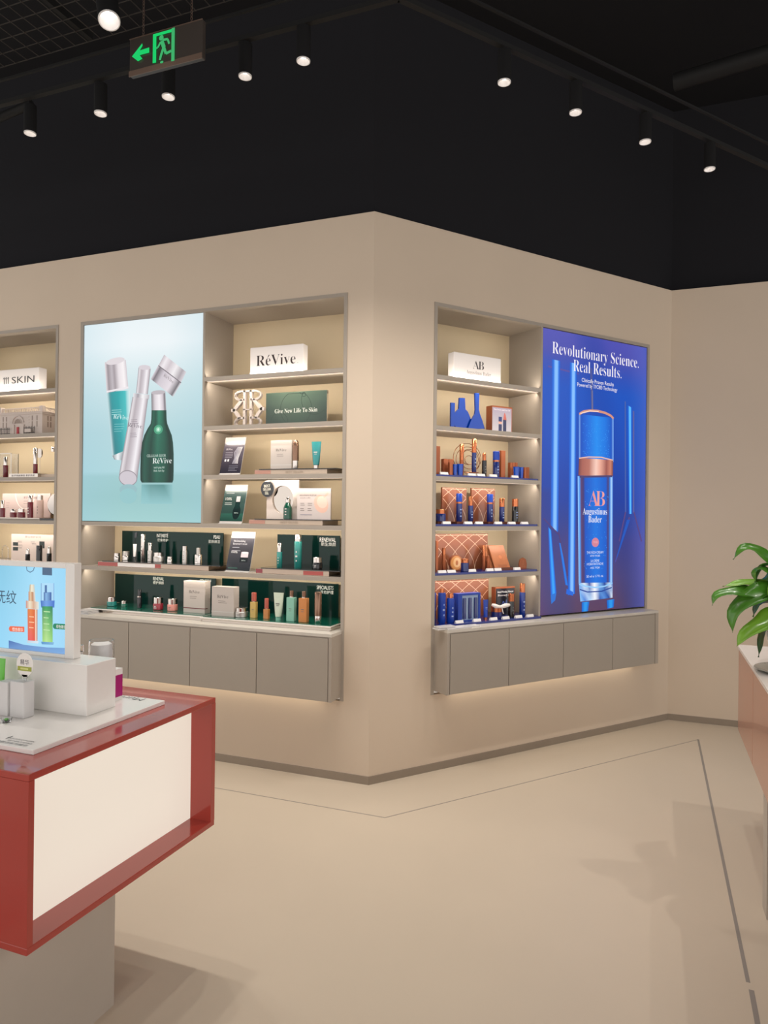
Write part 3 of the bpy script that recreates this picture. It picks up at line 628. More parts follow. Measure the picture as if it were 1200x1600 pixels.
def stand_poster(W, label, s, w, zt, base, d, drawer, lean=16):
    """acrylic stand whose printed panel leans back"""
    t = thing('leaning_sign', label, 'sign', W, s, d, base); h = (zt-base)/math.cos(R(lean))
    a = R(-lean)
    pn = part('panel', MB().box(-w/2, w/2, 0, .004, 0, h), FROST, t); pn.rotation_euler = (a, 0, 0)
    part('foot', MB().box(-w/2, w/2, -.012, .09, 0, .004), FROST, t)
    part('brace', MB().quadbox([(-w*.06, .086, .004), (w*.06, .086, .004), (w*.06, .09, .004), (-w*.06, .09, .004), (-w*.06, h*.5*math.sin(R(lean))+.004, h*.5), (w*.06, h*.5*math.sin(R(lean))+.004, h*.5), (w*.06, h*.5*math.sin(R(lean))+.008, h*.5), (-w*.06, h*.5*math.sin(R(lean))+.008, h*.5)]), FROST, t)
    q = Print(); drawer(q, w, h); q.build('poster_print', t, GLOSSY_INK, (0, -.0006*math.cos(a), 0), (a, 0, 0)); return t

# ---- lit name blocks on the top shelves
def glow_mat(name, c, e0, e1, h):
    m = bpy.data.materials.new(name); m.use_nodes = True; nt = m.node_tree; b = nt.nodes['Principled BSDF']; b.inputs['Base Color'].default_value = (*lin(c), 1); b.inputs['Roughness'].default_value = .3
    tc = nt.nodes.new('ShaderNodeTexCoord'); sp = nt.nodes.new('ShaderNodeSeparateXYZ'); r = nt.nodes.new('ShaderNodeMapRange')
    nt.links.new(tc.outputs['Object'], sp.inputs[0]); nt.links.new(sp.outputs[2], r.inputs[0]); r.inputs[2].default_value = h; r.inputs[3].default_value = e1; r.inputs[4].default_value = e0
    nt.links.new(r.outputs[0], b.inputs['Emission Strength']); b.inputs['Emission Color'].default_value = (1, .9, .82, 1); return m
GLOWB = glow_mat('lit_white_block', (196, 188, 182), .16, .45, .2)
def block(W, label, s, w, zt, base, d, dp, draw):
    t = thing('name_block', label, 'sign', W, s, d, base); h = zt-base
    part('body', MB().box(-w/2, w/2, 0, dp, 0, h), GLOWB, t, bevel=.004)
    q = Print(); draw(q, w, h); q.build('lettering', t, INK, (0, -.0008, 0)); return t
def d1(q, w, h):
    q.text('RéVive', w*-.01, h*.30, h*.40, (50, 32, 28), True, width=w*.74, off=-.012); q.ell(w*.40, h*.32, .002, .002, (90, 80, 76))
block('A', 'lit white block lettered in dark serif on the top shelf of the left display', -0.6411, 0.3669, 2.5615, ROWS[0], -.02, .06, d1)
def d2(q, w, h):
    [(q.rect(-w*(.150-k*.040), h*.36, -w*(.150-k*.040)+w*.013, h*.66, (46, 44, 44)), q.poly([(-w*(.150-k*.040), h*.66), (-w*(.150-k*.040)-w*.016, h*.59), (-w*(.150-k*.040)-w*.016, h*.56), (-w*(.150-k*.040), h*.62)][::-1], (46, 44, 44))) for k in range(3)]; q.text('SKIN', -w*.0, h*.36, h*.30, (46, 44, 44), al='l', width=w*.42); q.text('HARLEY ST LONDON', w*.13, h*.18, h*.07, (150, 146, 142), width=w*.5)
block('A', 'lit white block lettered in dark capitals on the top shelf at far left', -2.8067, 0.5126, 2.5564, ROWS[0], -.03, .07, d2)
def d3(q, w, h):
    q.text('A', -w*.04, h*.44, h*.34, (70, 62, 60), True, off=-.014); q.text('B', w*.07, h*.44, h*.34, (70, 62, 60), True, off=-.014); q.text('Augustinus Bader', w*.02, h*.22, h*.15, (160, 150, 146), True, width=w*.52)
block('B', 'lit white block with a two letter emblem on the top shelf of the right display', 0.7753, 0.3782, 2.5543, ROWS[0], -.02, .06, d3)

# ================================================================== LEFT DISPLAY (green brand)
r2 = ROWS[1]
# cream double-R emblem
s, w, zt = -0.8904, 0.2334, 2.3201
t = thing('emblem', 'cream mirrored double letter R emblem left of the green plaque', 'emblem', 'A', s, -.1, r2); h = zt-r2
mb = MB(); W2 = w/2
def thick(mb, pts, wd, y0=0, y1=.022, closed=False):
    for a, b in zip(pts, pts[1:]):
        dx, dz = b[0]-a[0], b[1]-a[1]; l = math.hypot(dx, dz) or 1; nx, nz = -dz/l*wd/2, dx/l*wd/2; ex, ez = dx/l*wd*.12, dz/l*wd*.12
        mb.prism([(a[0]-nx-ex, a[1]-nz-ez), (b[0]-nx+ex, b[1]-nz+ez), (b[0]+nx+ex, b[1]+nz+ez), (a[0]+nx-ex, a[1]+nz-ez)], y0, y1)
def arc(cx, cz, rx, rz, a0, a1, n=10): return [(cx+rx*math.cos(R(a0+(a1-a0)*i/n)), cz+rz*math.sin(R(a0+(a1-a0)*i/n))) for i in range(n+1)]
for sx in (-1, 1):
    mb.box(*(sorted((sx*W2*.13, sx*W2*.27))), 0, .022, 0, h*.985)
    thick(mb, [(sx*x, z) for x, z in [(W2*.2, h*.965), (W2*.42, h*.965)]+arc(W2*.42, h*.85, W2*.36, h*.115, 90, -90)+[(W2*.2, h*.735)]], w*.055)
    thick(mb, [(sx*W2*.36, h*.73), (sx*W2*.86, h*.47), (sx*W2*1.0, h*.46)], w*.09)
    thick(mb, [(sx*W2*.86, h*.47), (sx*W2*.5, h*.24)], w*.085)
    thick(mb, [(sx*x, z) for x, z in [(W2*.2, h*.24), (W2*.42, h*.24)]+arc(W2*.42, h*.125, W2*.36, h*.115, 90, -90)+[(W2*.2, h*.012)]], w*.055)
thick(mb, [(-W2*.2, h*.965), (W2*.2, h*.965)], w*.05); thick(mb, [(-W2*.3, h*.47), (W2*.3, h*.47)], w*.03)
part('letters', mb, CREAMW, t)
# green plaque
s, w, zt = -0.5565, 0.4212, 2.2939
t = thing('plaque', 'dark green plaque with white serif slogan on the second shelf', 'plaque', 'A', s, -.12, r2); h = zt-r2
part('panel', MB().box(-w/2, w/2, 0, .02, 0, h), CLEAR, t)
q = Print(); q.grad((-w/2, h), (w/2, h), (w/2, 0), (-w/2, 0), [(0, (58, 78, 64)), (.3, (84, 104, 86)), (.6, (80, 102, 84)), (1, (56, 76, 64))], [(0, (26, 46, 38)), (.3, (34, 56, 46)), (.6, (36, 60, 48)), (1, (24, 44, 36))], nv=3)
for cx, cz, rr in ((0, .5, .52), (.62, .75, .45), (-.55, .1, .3), (.2, 1.0, .08), (.26, .9, .06)):
    q.path([(w/2*cx*1.0+rr*h*math.cos(a/12*math.pi), h*cz+rr*h*math.sin(a/12*math.pi)) for a in range(25) if abs(w/2*cx+rr*h*math.cos(a/12*math.pi)) < w*.49 and 0.01 < cz+rr*math.sin(a/12*math.pi) < .99], .003, (34, 54, 44))
q.text('Give New Life To Skin', -w*.0, h*.38, h*.13, (222, 226, 214), True, width=w*.7); q.build('poster_print', t, GLOSSY_INK, (0, -.0006, 0))
# third shelf
r3 = ROWS[2]
def poster_dark(q, w, h):
    q.grad((-w/2, h), (w/2, h), (w/2, 0), (-w/2, 0), [(0, (172, 164, 160)), (1, (172, 164, 160))], [(0, (50, 46, 54)), (1, (40, 38, 46))]); q.rect(-w/2, h*.06, w/2, h*.84, (44, 42, 54), (92, 84, 94)); q.rect(-w/2, 0, w/2, h*.055, (206, 200, 196))
    q.text('RéVive', -w*.22, h*.66, h*.05, (206, 202, 206), True, width=w*.3); q.lines(-w*.38, 0, h*.6, 4, h*.045, h*.012, (150, 146, 156))
    for a in range(5): q.path([(w*(.05+.06*a), h*.30), (w*(.12+.04*a), h*.45), (w*(.06+.07*a), h*.60), (w*(.2+.05*a), h*.74)], w*.035, (150+a*12, 148+a*12, 160+a*10))
    q.rect(-w*.36, h*.36, -w*.28, h*.42, (214, 214, 220)); q.rect(-w*.22, h*.36, -w*.14, h*.42, (214, 214, 220)); q.lines(-w*.1, w*.36, h*.24, 4, h*.04, h*.012, (120, 120, 134))
stand_poster('A', 'leaning acrylic sign with purple black print on the third shelf', -0.9905, 0.1513, 2.0264, r3, -.06, poster_dark)
pz = .034
s0, z_ = (-0.7890, 1.8063); s1, z_ = (-0.2970, 1.8005)
plinth('A', 'low cream plinth with dark top under the white carton and teal tube', s0, s1, -.03, r3, pz, ts0=(-0.7575, 1.8217)[0], ts1=(-0.2349, 1.8148)[0], front=[(s0, (-0.6766, 1.8050)[0], ROSEREFL)], txt='BEST SELLER', dback=-.25)
carton('A', 'silver white carton on the plinth of the third shelf', -0.6343, 0.1472, 1.9924, r3+pz, -.08, BOXW, .06, SATIN, txt='RéVive')
bottle('A', 'bronze brown pump bottle standing on its chrome cap beside the white carton', -0.5279, 0.0367, 1.9924, r3+pz, -.07, SILVER, BRNZT, capf=.72, capr=1.08, shape='dome')
tube('A', 'teal squeeze tube on the third shelf, upright on its silver cap', -0.3883, 0.0650, 1.9771, r3+pz, -.07, TEAL, SILVER, .14, ink=PRW)
# fourth shelf
r4 = ROWS[3]
def poster_green(q, w, h):
    q.rect(-w/2, h*.86, w/2, h, (176, 168, 164)); q.rect(-w/2, .0, w/2, h*.06, (196, 190, 186)); q.rect(-w/2, h*.06, w/2, h*.86, (30, 62, 56), (62, 82, 80)); q.rect(-w/2, h*.06, w/2, h*.26, (24, 60, 52), (44, 92, 80))
    q.ell(w*.18, h*.3, w*.17, h*.19, (12, 34, 34)); q.rect(w*.07, h*.38, w*.28, h*.58, (16, 44, 42)); q.rect(w*.09, h*.56, w*.26, h*.70, (200, 196, 198)); q.text('100%', -w*.26, h*.6, h*.07, (226, 226, 220), width=w*.28); q.lines(-w*.4, 0, h*.53, 2, h*.04, h*.012, (190, 196, 190)); q.text('RéVive', w*.18, h*.26, h*.035, (190, 200, 196), True, width=w*.18); q.lines(-w*.4, w*.1, h*.78, 1, .1, h*.012, (170, 176, 174))
stand_poster('A', 'leaning acrylic sign showing a dark green bottle on the fourth shelf', -0.9796, 0.1652, 1.7226, r4, -.06, poster_green)
s0, z_ = (-0.8259, 1.4906); s1, z_ = (-0.3226, 1.4978)
plinth('A', 'low cream plinth with dark top under the round hole card', s0, s1, -.03, r4, pz, ts0=(-0.7853, 1.5187)[0], ts1=(-0.2521, 1.5251)[0], front=[(s0, (-0.7128, 1.4922)[0], ROSEREFL)], txt='BEST SELLER', dback=-.25)
s, w, zt = -0.6430, 0.2249, 1.7506; zb = r4+pz
t = thing('display_card', 'white upright card with a large round hole behind the small green bottle', 'display card', 'A', s, -.12, zb); h = zt-zb
mb = MB(); n = 32; rr = w*.335; cz = h*.5; q0 = []
sq = []
ca_ = math.atan2(h, w); cang = sorted([2*math.pi*i/n for i in range(n) if min(abs(2*math.pi*i/n-q_) for q_ in (ca_, math.pi-ca_, math.pi+ca_, 2*math.pi-ca_)) > .06]+[ca_, math.pi-ca_, math.pi+ca_, 2*math.pi-ca_]); n = len(cang)
for i in range(n):
    a = cang[i]; c_, s_ = math.cos(a), math.sin(a); k = min((w/2)/abs(c_) if c_ else 9, (h/2)/abs(s_) if s_ else 9); sq.append((k*c_, h/2+k*s_)); q0.append((rr*c_, cz+rr*s_*1.15))
for y in (0, .012):
    mb.v += [(x, y, z) for x, z in q0]+[(x, y, z) for x, z in sq]
for i in range(n):
    j = (i+1) % n; mb.f += [(i, n+i, n+j, j)[::-1], (2*n+i, 3*n+i, 3*n+j, 2*n+j), (i, j, 2*n+j, 2*n+i), (n+i, 3*n+i, 3*n+j, n+j)]
part('card', mb, CREAMW, t)
part('mirror', MB().box(-rr*1.05, rr*1.05, .013, .015, cz-rr*1.2, cz+rr*1.2), MIRROR, t)
a, w2, zt2 = -0.7438, 0.0911, 1.7463; rb = w2/2
t = thing('round_badge', 'round black badge reading best seller at the corner of the white card', 'badge', 'A', a, -.105, zt2-2*rb*1.12)
part('disc', MB().prism(arc(0, rb*1.12, rb, rb*1.12, 0, 348, 29), 0, .003), BLKG, t)
q = Print(); q.text('BEST', 0, rb*1.35, rb*.34, (200, 196, 180), width=rb*.95, tilt=.06); q.text('SELLER', 0, rb*.9, rb*.34, (200, 196, 180), width=rb*1.2, tilt=.06); q.lines(-rb*.35, rb*.35, rb*.7, 3, rb*.16, rb*.06, (190, 186, 170)); q.build('lettering', t, INK, (0, -.0006, 0))
part('pin', MB().tube([(rb*.6, .003, rb), (rb*.6, .012, rb)], .0015), SILVER, t)
t = bottle('A', 'small green glass bottle with silver cap before the round hole card', -0.5714, 0.0501, 1.6419, zb, -.055, GREENB, SILVER, capf=.24, capr=.5, shape='shoulder', ink=PRW)
bottle('A', 'second green bottle half hidden behind the first on the fourth shelf', -0.5815, 0.0428, 1.6310, zb, -.09, GREENB, SILVER, capf=.24, capr=.5, shape='shoulder')
s, w, zt = -0.4020, 0.2248, 1.6965
t = thing('display_card', 'white card with a peach cream swipe on the fourth shelf', 'display card', 'A', s, -.07, zb); h = zt-zb
part('card', MB().box(-w/2, w/2, 0, .008, 0, h), CREAMW, t)
q = Print(); q.rect(-w/2, 0, w/2, h, (206, 194, 190)); q.ell(w*.22, h*.5, w*.2, h*.3, (226, 186, 168), tilt=.5); q.ell(w*.25, h*.56, w*.15, h*.2, (236, 204, 188), tilt=.5); q.line((w*.3, h*.7), (w*.42, h*.85), .012, (226, 190, 172))
q.text('BRIGHTENING MOISTURE', -w*.17, h*.75, h*.05, (120, 108, 104), width=w*.5); q.text('& SUN CARE', -w*.25, h*.67, h*.05, (120, 108, 104), width=w*.3)
for xx in (-.4, -.18):
    for zz in (.52, .35): q.lines(w*xx, w*(xx+.14), h*zz, 2, h*.06, h*.02, (140, 130, 126))
q.lines(-w*.4, w*.0, h*.15, 1, .1, h*.02, (120, 120, 140)); q.build('poster_print', t, INK, (0, -.0006, 0))

# fifth shelf
r5 = ROWS[4]; ph = .036
s0, z_ = (-1.9946, 1.1931); s1, z_ = (-1.1094, 1.1840)
plinth('A', 'long mirrored plinth with black top at the left of the fifth shelf', s0, s1, -.02, r5, ph, m=PL5, ts0=(-1.9564, 1.2030)[0], ts1=(-1.0199, 1.2275)[0], front=[(s0, (-1.8266, 1.1819)[0], RED), ((-1.8266, 1.1819)[0], (-1.5239, 1.1847)[0], WHITE), ((-1.5239, 1.1847)[0], (-1.4781, 1.1822)[0], RED)], dback=-.29)
s, w, zt = -1.5762, 0.8374, 1.4085
t = board('A', 'dark green backboard behind silver bottles, fifth shelf left', s, w, zt, r5+ph, -.25, GREEN)
q = Print(); h = zt-r5-ph
q.text('INTENSITÉ', -w*.03, h*.80, .024, (226, 228, 222), width=.095, al='r'); q.text('密集修护', -w*.03, h*.66, .016, (200, 204, 198), al='r'); q.text('PEAU', w*.47, h*.80, .024, (226, 228, 222), width=.05, al='r'); q.text('肌肤焕活', w*.47, h*.66, .016, (200, 204, 198), al='r'); q.build('lettering', t, INK, (0, -.0008, 0))
z5 = r5+ph
jar('A', 'silver jar at the left end of the fifth shelf plinth', -1.9339, 0.0452, 1.2587, z5, -.13, SILVER, SILVER, .45, ink=PRD)
jar('A', 'wider silver jar second from left on the fifth shelf', -1.8547, 0.0492, 1.2720, z5, -.13, SILVER, SATIN, .45, ink=PRD)
t = tube('A', 'slim white tube with a dark spatula standing on it', -1.7725, 0.0306, 1.3247, z5, -.12, WHITE, CLEAR, .25)
sp = -1.7667, 0.0265, 1.4030; 
part('spatula', MB().tube([(0, 0, .12), (.004, 0, .145), (.006, 0, .16)], .0018).prism([(-.002, .155), (.016, .158), (.019, .195), (.0, .19)], -.002, .002), BLKG, t)
bottle('A', 'tall slim silver tube, tallest on the fifth shelf plinth', -1.7040, 0.0306, 1.3912, z5, -.12, SILVER, SILVER, .12, ink=PRD)
bottle('A', 'frosted silver pump bottle beside the tall silver tube', -1.6450, 0.0346, 1.3366, z5, -.12, SATIN, SILVER, .42, .78, ink=PRD)
jar('A', 'large frosted jar with silver lid on the fifth shelf', -1.5667, 0.0690, 1.2750, z5, -.11, SATIN, SILVER, .42)
jar('A', 'smallest silver jar right of the frosted jar', -1.4748, 0.0384, 1.2502, z5, -.11, SILVER, SILVER, .4)
bottle('A', 'slim silver bottle with golden liquid window on the fifth shelf', -1.3577, 0.0323, 1.3232, z5, -.11, SATIN, SILVER, .3, ink=PRD)
bottle('A', 'chrome dropper bottle at the right end of the silver row', -1.2515, 0.0502, 1.3135, z5, -.11, SILVER, SATIN, .42, .55, ink=PRD)
def poster_black(q, w, h):
    q.rect(-w/2, h*.9, w/2, h, (180, 172, 168)); q.rect(-w/2, h*.84, w/2, h*.88, (200, 194, 190)); q.rect(-w/2, h*.03, w/2, h*.84, (22, 30, 36), (76, 74, 82)); q.rect(-w/2, 0, w/2, h*.03, (180, 176, 172))
    q.text('Moisturizing', -w*.12, h*.74, h*.05, (196, 196, 200), True, width=w*.5); q.text('Renewal Cream', -w*.08, h*.67, h*.05, (196, 196, 200), True, width=w*.6); q.lines(-w*.38, w*.0, h*.6, 2, h*.08, h*.015, (160, 160, 168)); q.text('100%', -w*.26, h*.46, h*.06, (226, 226, 226), width=w*.26)
    q.ell(w*.18, h*.3, w*.17, h*.05, (20, 60, 54)); q.rect(w*.01, h*.24, w*.35, h*.36, (20, 30, 34)); q.rect(w*.04, h*.36, w*.34, h*.48, (206, 190, 196)); q.ell(w*.19, h*.48, w*.15, h*.02, (224, 212, 216)); q.text('RéVive', w*.18, h*.27, h*.03, (190, 200, 196), True, width=w*.16); q.lines(-w*.42, w*.1, h*.09, 1, .1, h*.012, (60, 120, 100))
stand_poster('A', 'leaning acrylic sign with black print of a jar on the fifth shelf', -0.9177, 0.1726, 1.4248, r5, -.05, poster_black)
s0, z_ = (-0.7661, 1.2012); s1, z_ = (-0.2725, 1.2013)
plinth('A', 'mirrored plinth with black top at the right of the fifth shelf', s0, s1, -.02, r5, ph, m=PL5, ts0=(-0.7302, 1.2104)[0], ts1=-.20, front=[(s0, (-0.7211, 1.2029)[0], REDJ), ((-0.4410, 1.1984)[0], (-0.3100, 1.1998)[0], RED)], dback=-.29)
s, w, zt = -0.5143, 0.4365, 1.4095
t = board('A', 'dark green backboard behind the teal bottles, fifth shelf right', s, w, zt, z5, -.22, GREEN); h = zt-z5
q = Print(); q.text('RENEWAL', w*.44, h*.80, .026, (232, 232, 226), width=.11, al='r'); q.text('新生焕颜', w*.44, h*.68, .018, (206, 208, 202), al='r'); q.build('lettering', t, INK, (0, -.0008, 0))
bottle('A', 'shorter teal bottle with silver cap on the fifth shelf', -0.6483, 0.0352, 1.3602, z5, -.10, TEALG, SILVER, .36, .8, ink=PRW)
bottle('A', 'tall teal glass bottle with silver cap before the green backboard', -0.5203, 0.0466, 1.4143, z5, -.10, TEALG, SILVER, .2, .84, ink=PRW)
jar('A', 'black green jar with silver lid on the fifth shelf', -0.3883, 0.0616, 1.2816, z5, -.10, BLKG, SILVER, .45, ink=PRW)

# cabinet top row
r6 = CT_Z; hp = .03
WHITEP = mat('white_acrylic_plinth', (236, 230, 224), .12, coat=.4)
s0, z_ = (-2.0317, 0.8994); s1, z_ = (-1.1031, 0.8663)
def glass_plinth(label, s0, s1, d0, dback, txt=None, front=None):
    c = (s0+s1)/2; t = thing('display_plinth', label, 'plinth', 'A', c, d0, r6)
    part('base', MB().box(s0-c+.004, s1-c-.004, .003, d0-dback, 0, .005).box(s0-c+.004, s1-c-.004, .02, d0-dback, .005, hp-.004), MIRROR, t)
    part('rim', MB().box(s0-c, s1-c, -.001, d0-dback, hp-.008, hp-.002), WHITEP, t)
    part('top_plate', MB().box(s0-c+.015, s1-c-.004, .010, d0-dback, hp-.002, hp+.002), GREENP, t); return t
glass_plinth('white edged green glass plinth at the left of the cabinet top', -2.03, -1.125, .03, -.29)
glass_plinth('white edged green glass plinth at the right of the cabinet top', -1.118, -.225, .055, -.29)
z6 = r6+hp+.002
for s, w, zt, lb2, tx, al in ((-1.6411, 0.8411, 1.1029, 'green acrylic backboard behind the rose jars on the cabinet top', (('RENEWAL', .0, .84), ('修护焕颜', 0, .72), ('SENSITIF', .46, .84)), 0), (-0.7335, 0.8460, 1.1098, 'green acrylic backboard behind the tubes on the cabinet top', (('SPECIALISTS', .46, .82), ('其他护理', .46, .70)), 1)):
    t = board('A', lb2, s, w, zt, z6, -.26 if not al else -.24, GREEN); h = zt-z6; q = Print()
    for tt, xx, zz in tx: q.text(tt, w*xx, h*zz, .023 if tt[0] < 'a' else .016, (214, 220, 212), al='r', width=(.115 if len(tt) > 8 else .09) if tt[0] < 'a' else None)
    q.build('lettering', t, INK, (0, -.0008, 0))
jar('A', 'teal jar with chrome lid at the left of the green plinth', -1.9439, 0.0653, 0.9603, z6, -.10, TEALG, SILVER, .5)
jar('A', 'low dark green jar with chrome lid beside the teal jar', -1.8386, 0.0427, 0.9397, z6, -.10, GREENP, SILVER, .5)
bottle('A', 'small black bottle with silver ring on the green plinth', -1.7028, 0.0304, 1.0233, z6, -.09, BLKG, BLKG, .35, .8, collar=SILVER)
jar('A', 'berry red jar with chrome lid', -1.5425, 0.0664, 0.9813, z6, -.08, REDJ, SILVER, .48, ink=PRW)
jar('A', 'rose pink jar with chrome lid', -1.4274, 0.0662, 0.9790, z6, -.08, PINKJ, SILVER, .46, ink=PRD)
carton('A', 'silver white carton with red stripe on the green plinth', -1.2342, 0.1637, 1.1037, z6, -.045, BOXW, .06, MAROON, txt='RéVive')
carton('A', 'silver white carton without red stripe, right of the plinth joint', -0.9898, 0.1610, 1.0827, z6, -.0, BOXW, .06, SATIN, txt='RéVive')
jar('A', 'low wide silver jar with coral lid sheen beside the white carton', -0.8768, 0.0838, 0.9571, z6, -.04, SATIN, SILVER, .4, ink=PRD)
bottle('A', 'golden bottle with copper and clear cap, taller of the two', -0.7838, 0.0387, 1.0542, z6, -.03, GOLD, CORALC, .34, .8, shape='square', ink=PRD)
bottle('A', 'small golden bottle with copper cap, shorter of the two', -0.6945, 0.0328, 1.0235, z6, -.03, AMBER, CORALC, .5, .8, shape='square')
tube('A', 'pale green squeeze tube before the green backboard', -0.6062, 0.0689, 1.0641, z6, -.02, PALEG, MINT, .13, ink=PRD)
bottle('A', 'square bottle of mint green liquid with copper cap', -0.5126, 0.0513, 1.0814, z6, -.01, MINT, BRNZT, .19, .45, shape='square', ink=PRD)
bottle('A', 'square bottle of amber liquid with pump cap', -0.4301, 0.0529, 1.0816, z6, -.01, AMBER, BRNZT, .19, .45, shape='square', ink=PRD)
bottle('A', 'tall bronze bottle standing on its clear cap at the right end', -0.3361, 0.0395, 1.0825, z6, -.01, SILVER, BRNZT, .76, 1.05, shape='cyl')
t = thing('acrylic_tray', 'clear acrylic trays stacked at the left end of the cabinet top', 'tray', 'A', -1.985, .085, r6)
for i in range(3): part('tray', MB().box(-.08+i*.01, .05-i*.004, -.04, .06, .001+i*.009, .008+i*.009), FROST, t)

# ================================================================== FAR LEFT DISPLAY (pink brand)
s, w, zt = -2.7280, 0.4039, 2.2847
t = thing('model_building', 'white model of a classical building with red door on the second shelf', 'model', 'A', s, -.04, r2); h = zt-r2; DPTH = .2
DKW = mat('model_window_grey', (150, 134, 124), .6); BLK = mat('model_fence_black', (40, 36, 38), .6); REDD = mat('model_red_door', (170, 30, 44), .4)
part('walls', MB().box(-w/2, w/2, 0, DPTH, 0, h*.72), CREAMW, t)
part('cornice', MB().box(-w/2-.006, w/2+.006, -.006, DPTH+.006, h*.72, h*.78).box(-w/2-.01, w/2+.01, -.01, DPTH+.01, h*.78, h*.81), CREAMW, t)
mb = MB()
for i in range(26): x = -w/2+.012+i*(w-.024)/25; mb.box(x-.0022, x+.0022, 0, .004, h*.81, h*.93)
for i in range(16): y = .01+i*(DPTH-.02)/15; mb.box(w/2-.004, w/2, y-.0022, y+.0022, h*.81, h*.93)
part('balustrade', mb, CREAMW, t, kind='stuff')
part('parapet', MB().box(-w/2-.004, w/2+.004, -.003, .006, h*.93, h*.96).box(w/2-.006, w/2+.004, 0, DPTH, h*.93, h*.96), CREAMW, t)
for x in (-w/2+.008, w/2-.006): part('corner_block', MB().box(x-.014, x+.014, -.008, .02, h*.81, h*1.0), CREAMW, t)
for x in (-.42, -.34, .27, .38):
    for za, zb_ in ((.26, .46), (.49, .66)): part('window', MB().box(w*x-.005, w*x+.005, -.0006, .001, h*za, h*zb_), DKW, t)
for y in (.05, .075):
    for za, zb_ in ((.26, .46), (.49, .66)): part('window', MB().box(w/2-.001, w/2+.0006, y-.006, y+.006, h*za, h*zb_), DKW, t)
mb = MB()
for zc in (.4, .5, .6): mb.box(-w*.28, -w*.16, -.003, 0, h*zc, h*(zc+.035)).box(w*.06, w*.2, -.003, 0, h*zc, h*(zc+.035))
part('rustication', mb, CREAMW, t)
cxx = -w*.06
mb = MB(); thick(mb, arc(cxx, h*.4, w*.135, h*.27, 0, 180, 12), .006, -.006, 0); thick(mb, arc(cxx, h*.4, w*.085, h*.17, 0, 180, 12), .004, -.004, 0)
mb.box(cxx-w*.15, cxx-w*.08, -.008, 0, 0, h*.36).box(cxx+w*.08, cxx+w*.15, -.008, 0, 0, h*.36); part('entrance_arch', mb, CREAMW, t)
part('fanlight', MB().prism(arc(cxx, h*.4, w*.08, h*.16, 0, 180, 12), -.001, 0), DKW, t)
part('door', MB().box(cxx-.009, cxx+.009, -.006, 0, 0, h*.27), REDD, t)
mb = MB()
for i in range(9): x = -w*.5+i*w*.035; mb.box(x-.001, x+.001, -.022, -.020, 0, h*.25)
mb.box(-w*.5, -w*.2, -.022, -.020, h*.03, h*.045).box(-w*.5, -w*.2, -.022, -.020, h*.19, h*.205)
for i in range(8): x = w*.13+i*w*.035; mb.box(x-.001, x+.001, -.022, -.020, 0, h*.27)
mb.box(w*.13, w*.38, -.022, -.020, h*.03, h*.05).box(w*.13, w*.38, -.022, -.020, h*.2, h*.22)
part('fence', mb, BLK, t); part('notice', MB().box(w*.16, w*.30, -.024, -.022, h*.06, h*.18), CREAMW, t)
# third shelf
s, w, zt = -2.9730, 0.3361, 1.9555
t = thing('acrylic_case', 'clear acrylic case with white edge holding a maroon bottle', 'display case', 'A', s, -.03, r3); h = zt-r3
part('frame', MB().box(-w/2, w/2, 0, .004, h-.006, h).box(w/2-.005, w/2, 0, .004, 0, h), WHITEA, t); part('back', MB().box(-w/2, w/2, .06, .064, 0, h), CLEAR, t); part('side', MB().box(w/2-.003, w/2, .004, .06, 0, h-.006), CLEAR, t)
bottle('A', 'maroon bottle with silver cap inside the acrylic case', -2.8912, 0.0347, 1.9298, r3, -.06, MAROON, SILVER, .4, .85)
s, w, zt = -2.6763, 0.2725, 1.8052
t = thing('display_plinth', 'grey mirrored plinth with a row of small dark characters, far left', 'plinth', 'A', s, -.02, r3); h = zt-r3
part('base', MB().box(-w/2, w/2, 0, .2, 0, h), MIRROR, t); part('side_step', MB().box(w/2, w/2+.13, .03, .2, 0, h*.8), CREAM, t)
q = Print(); q.text('医学美肤臻选 奢护抗老', 0, h*.25, h*.42, (70, 66, 66), width=w*.8); q.build('lettering', t, INK, (0, -.0007, 0))
bottle('A', 'maroon labelled silver bottle with a white flower, far left third shelf', -2.6165, 0.0307, 1.9903, r3+h, -.07, MAROON, SILVER, .62, .95)
t = thing('round_mirror', 'round silver disc behind the maroon labelled bottle', 'mirror', 'A', *(-2.6150, 1.8551), 0) if False else None
sx, zz = (-2.6166, 1.9562)
t = thing('round_mirror', 'round silver disc standing behind the maroon labelled bottle', 'mirror', 'A', sx, -.105, r3+h)
part('disc', MB().prism(arc(0, zz-r3-h, .028, .034, 0, 345, 23), 0, .004), MIRROR, t, True); part('stem', MB().box(-.002, .002, .001, .003, 0, zz-r3-h), MIRROR, t)
sx, zz = (-2.4067, 2.0086); 
t = thing('glass_dropper', 'thin dark rod with gold tip carrying a small glass bell, far left', 'ornament', 'A', sx, -.06, r3)
part('rod', MB().tube([(0, 0, 0), (0, 0, zz-r3-.01)], .002), BLKG, t); part('tip', MB().lathe([(.002, zz-r3-.012), (.006, zz-r3-.006), (.006, zz-r3+.002), (.002, zz-r3+.008)], 12), COPPER, t, True)
part('arm', MB().tube([(0, 0, zz-r3-.008), (-.03, 0, zz-r3-.02)], .001), SILVER, t); part('bell', MB().lathe([(.014, zz-r3-.05), (.016, zz-r3-.03), (.012, zz-r3-.018), (.003, zz-r3-.012)], 14, -.035, 0), SILVER, t, True)
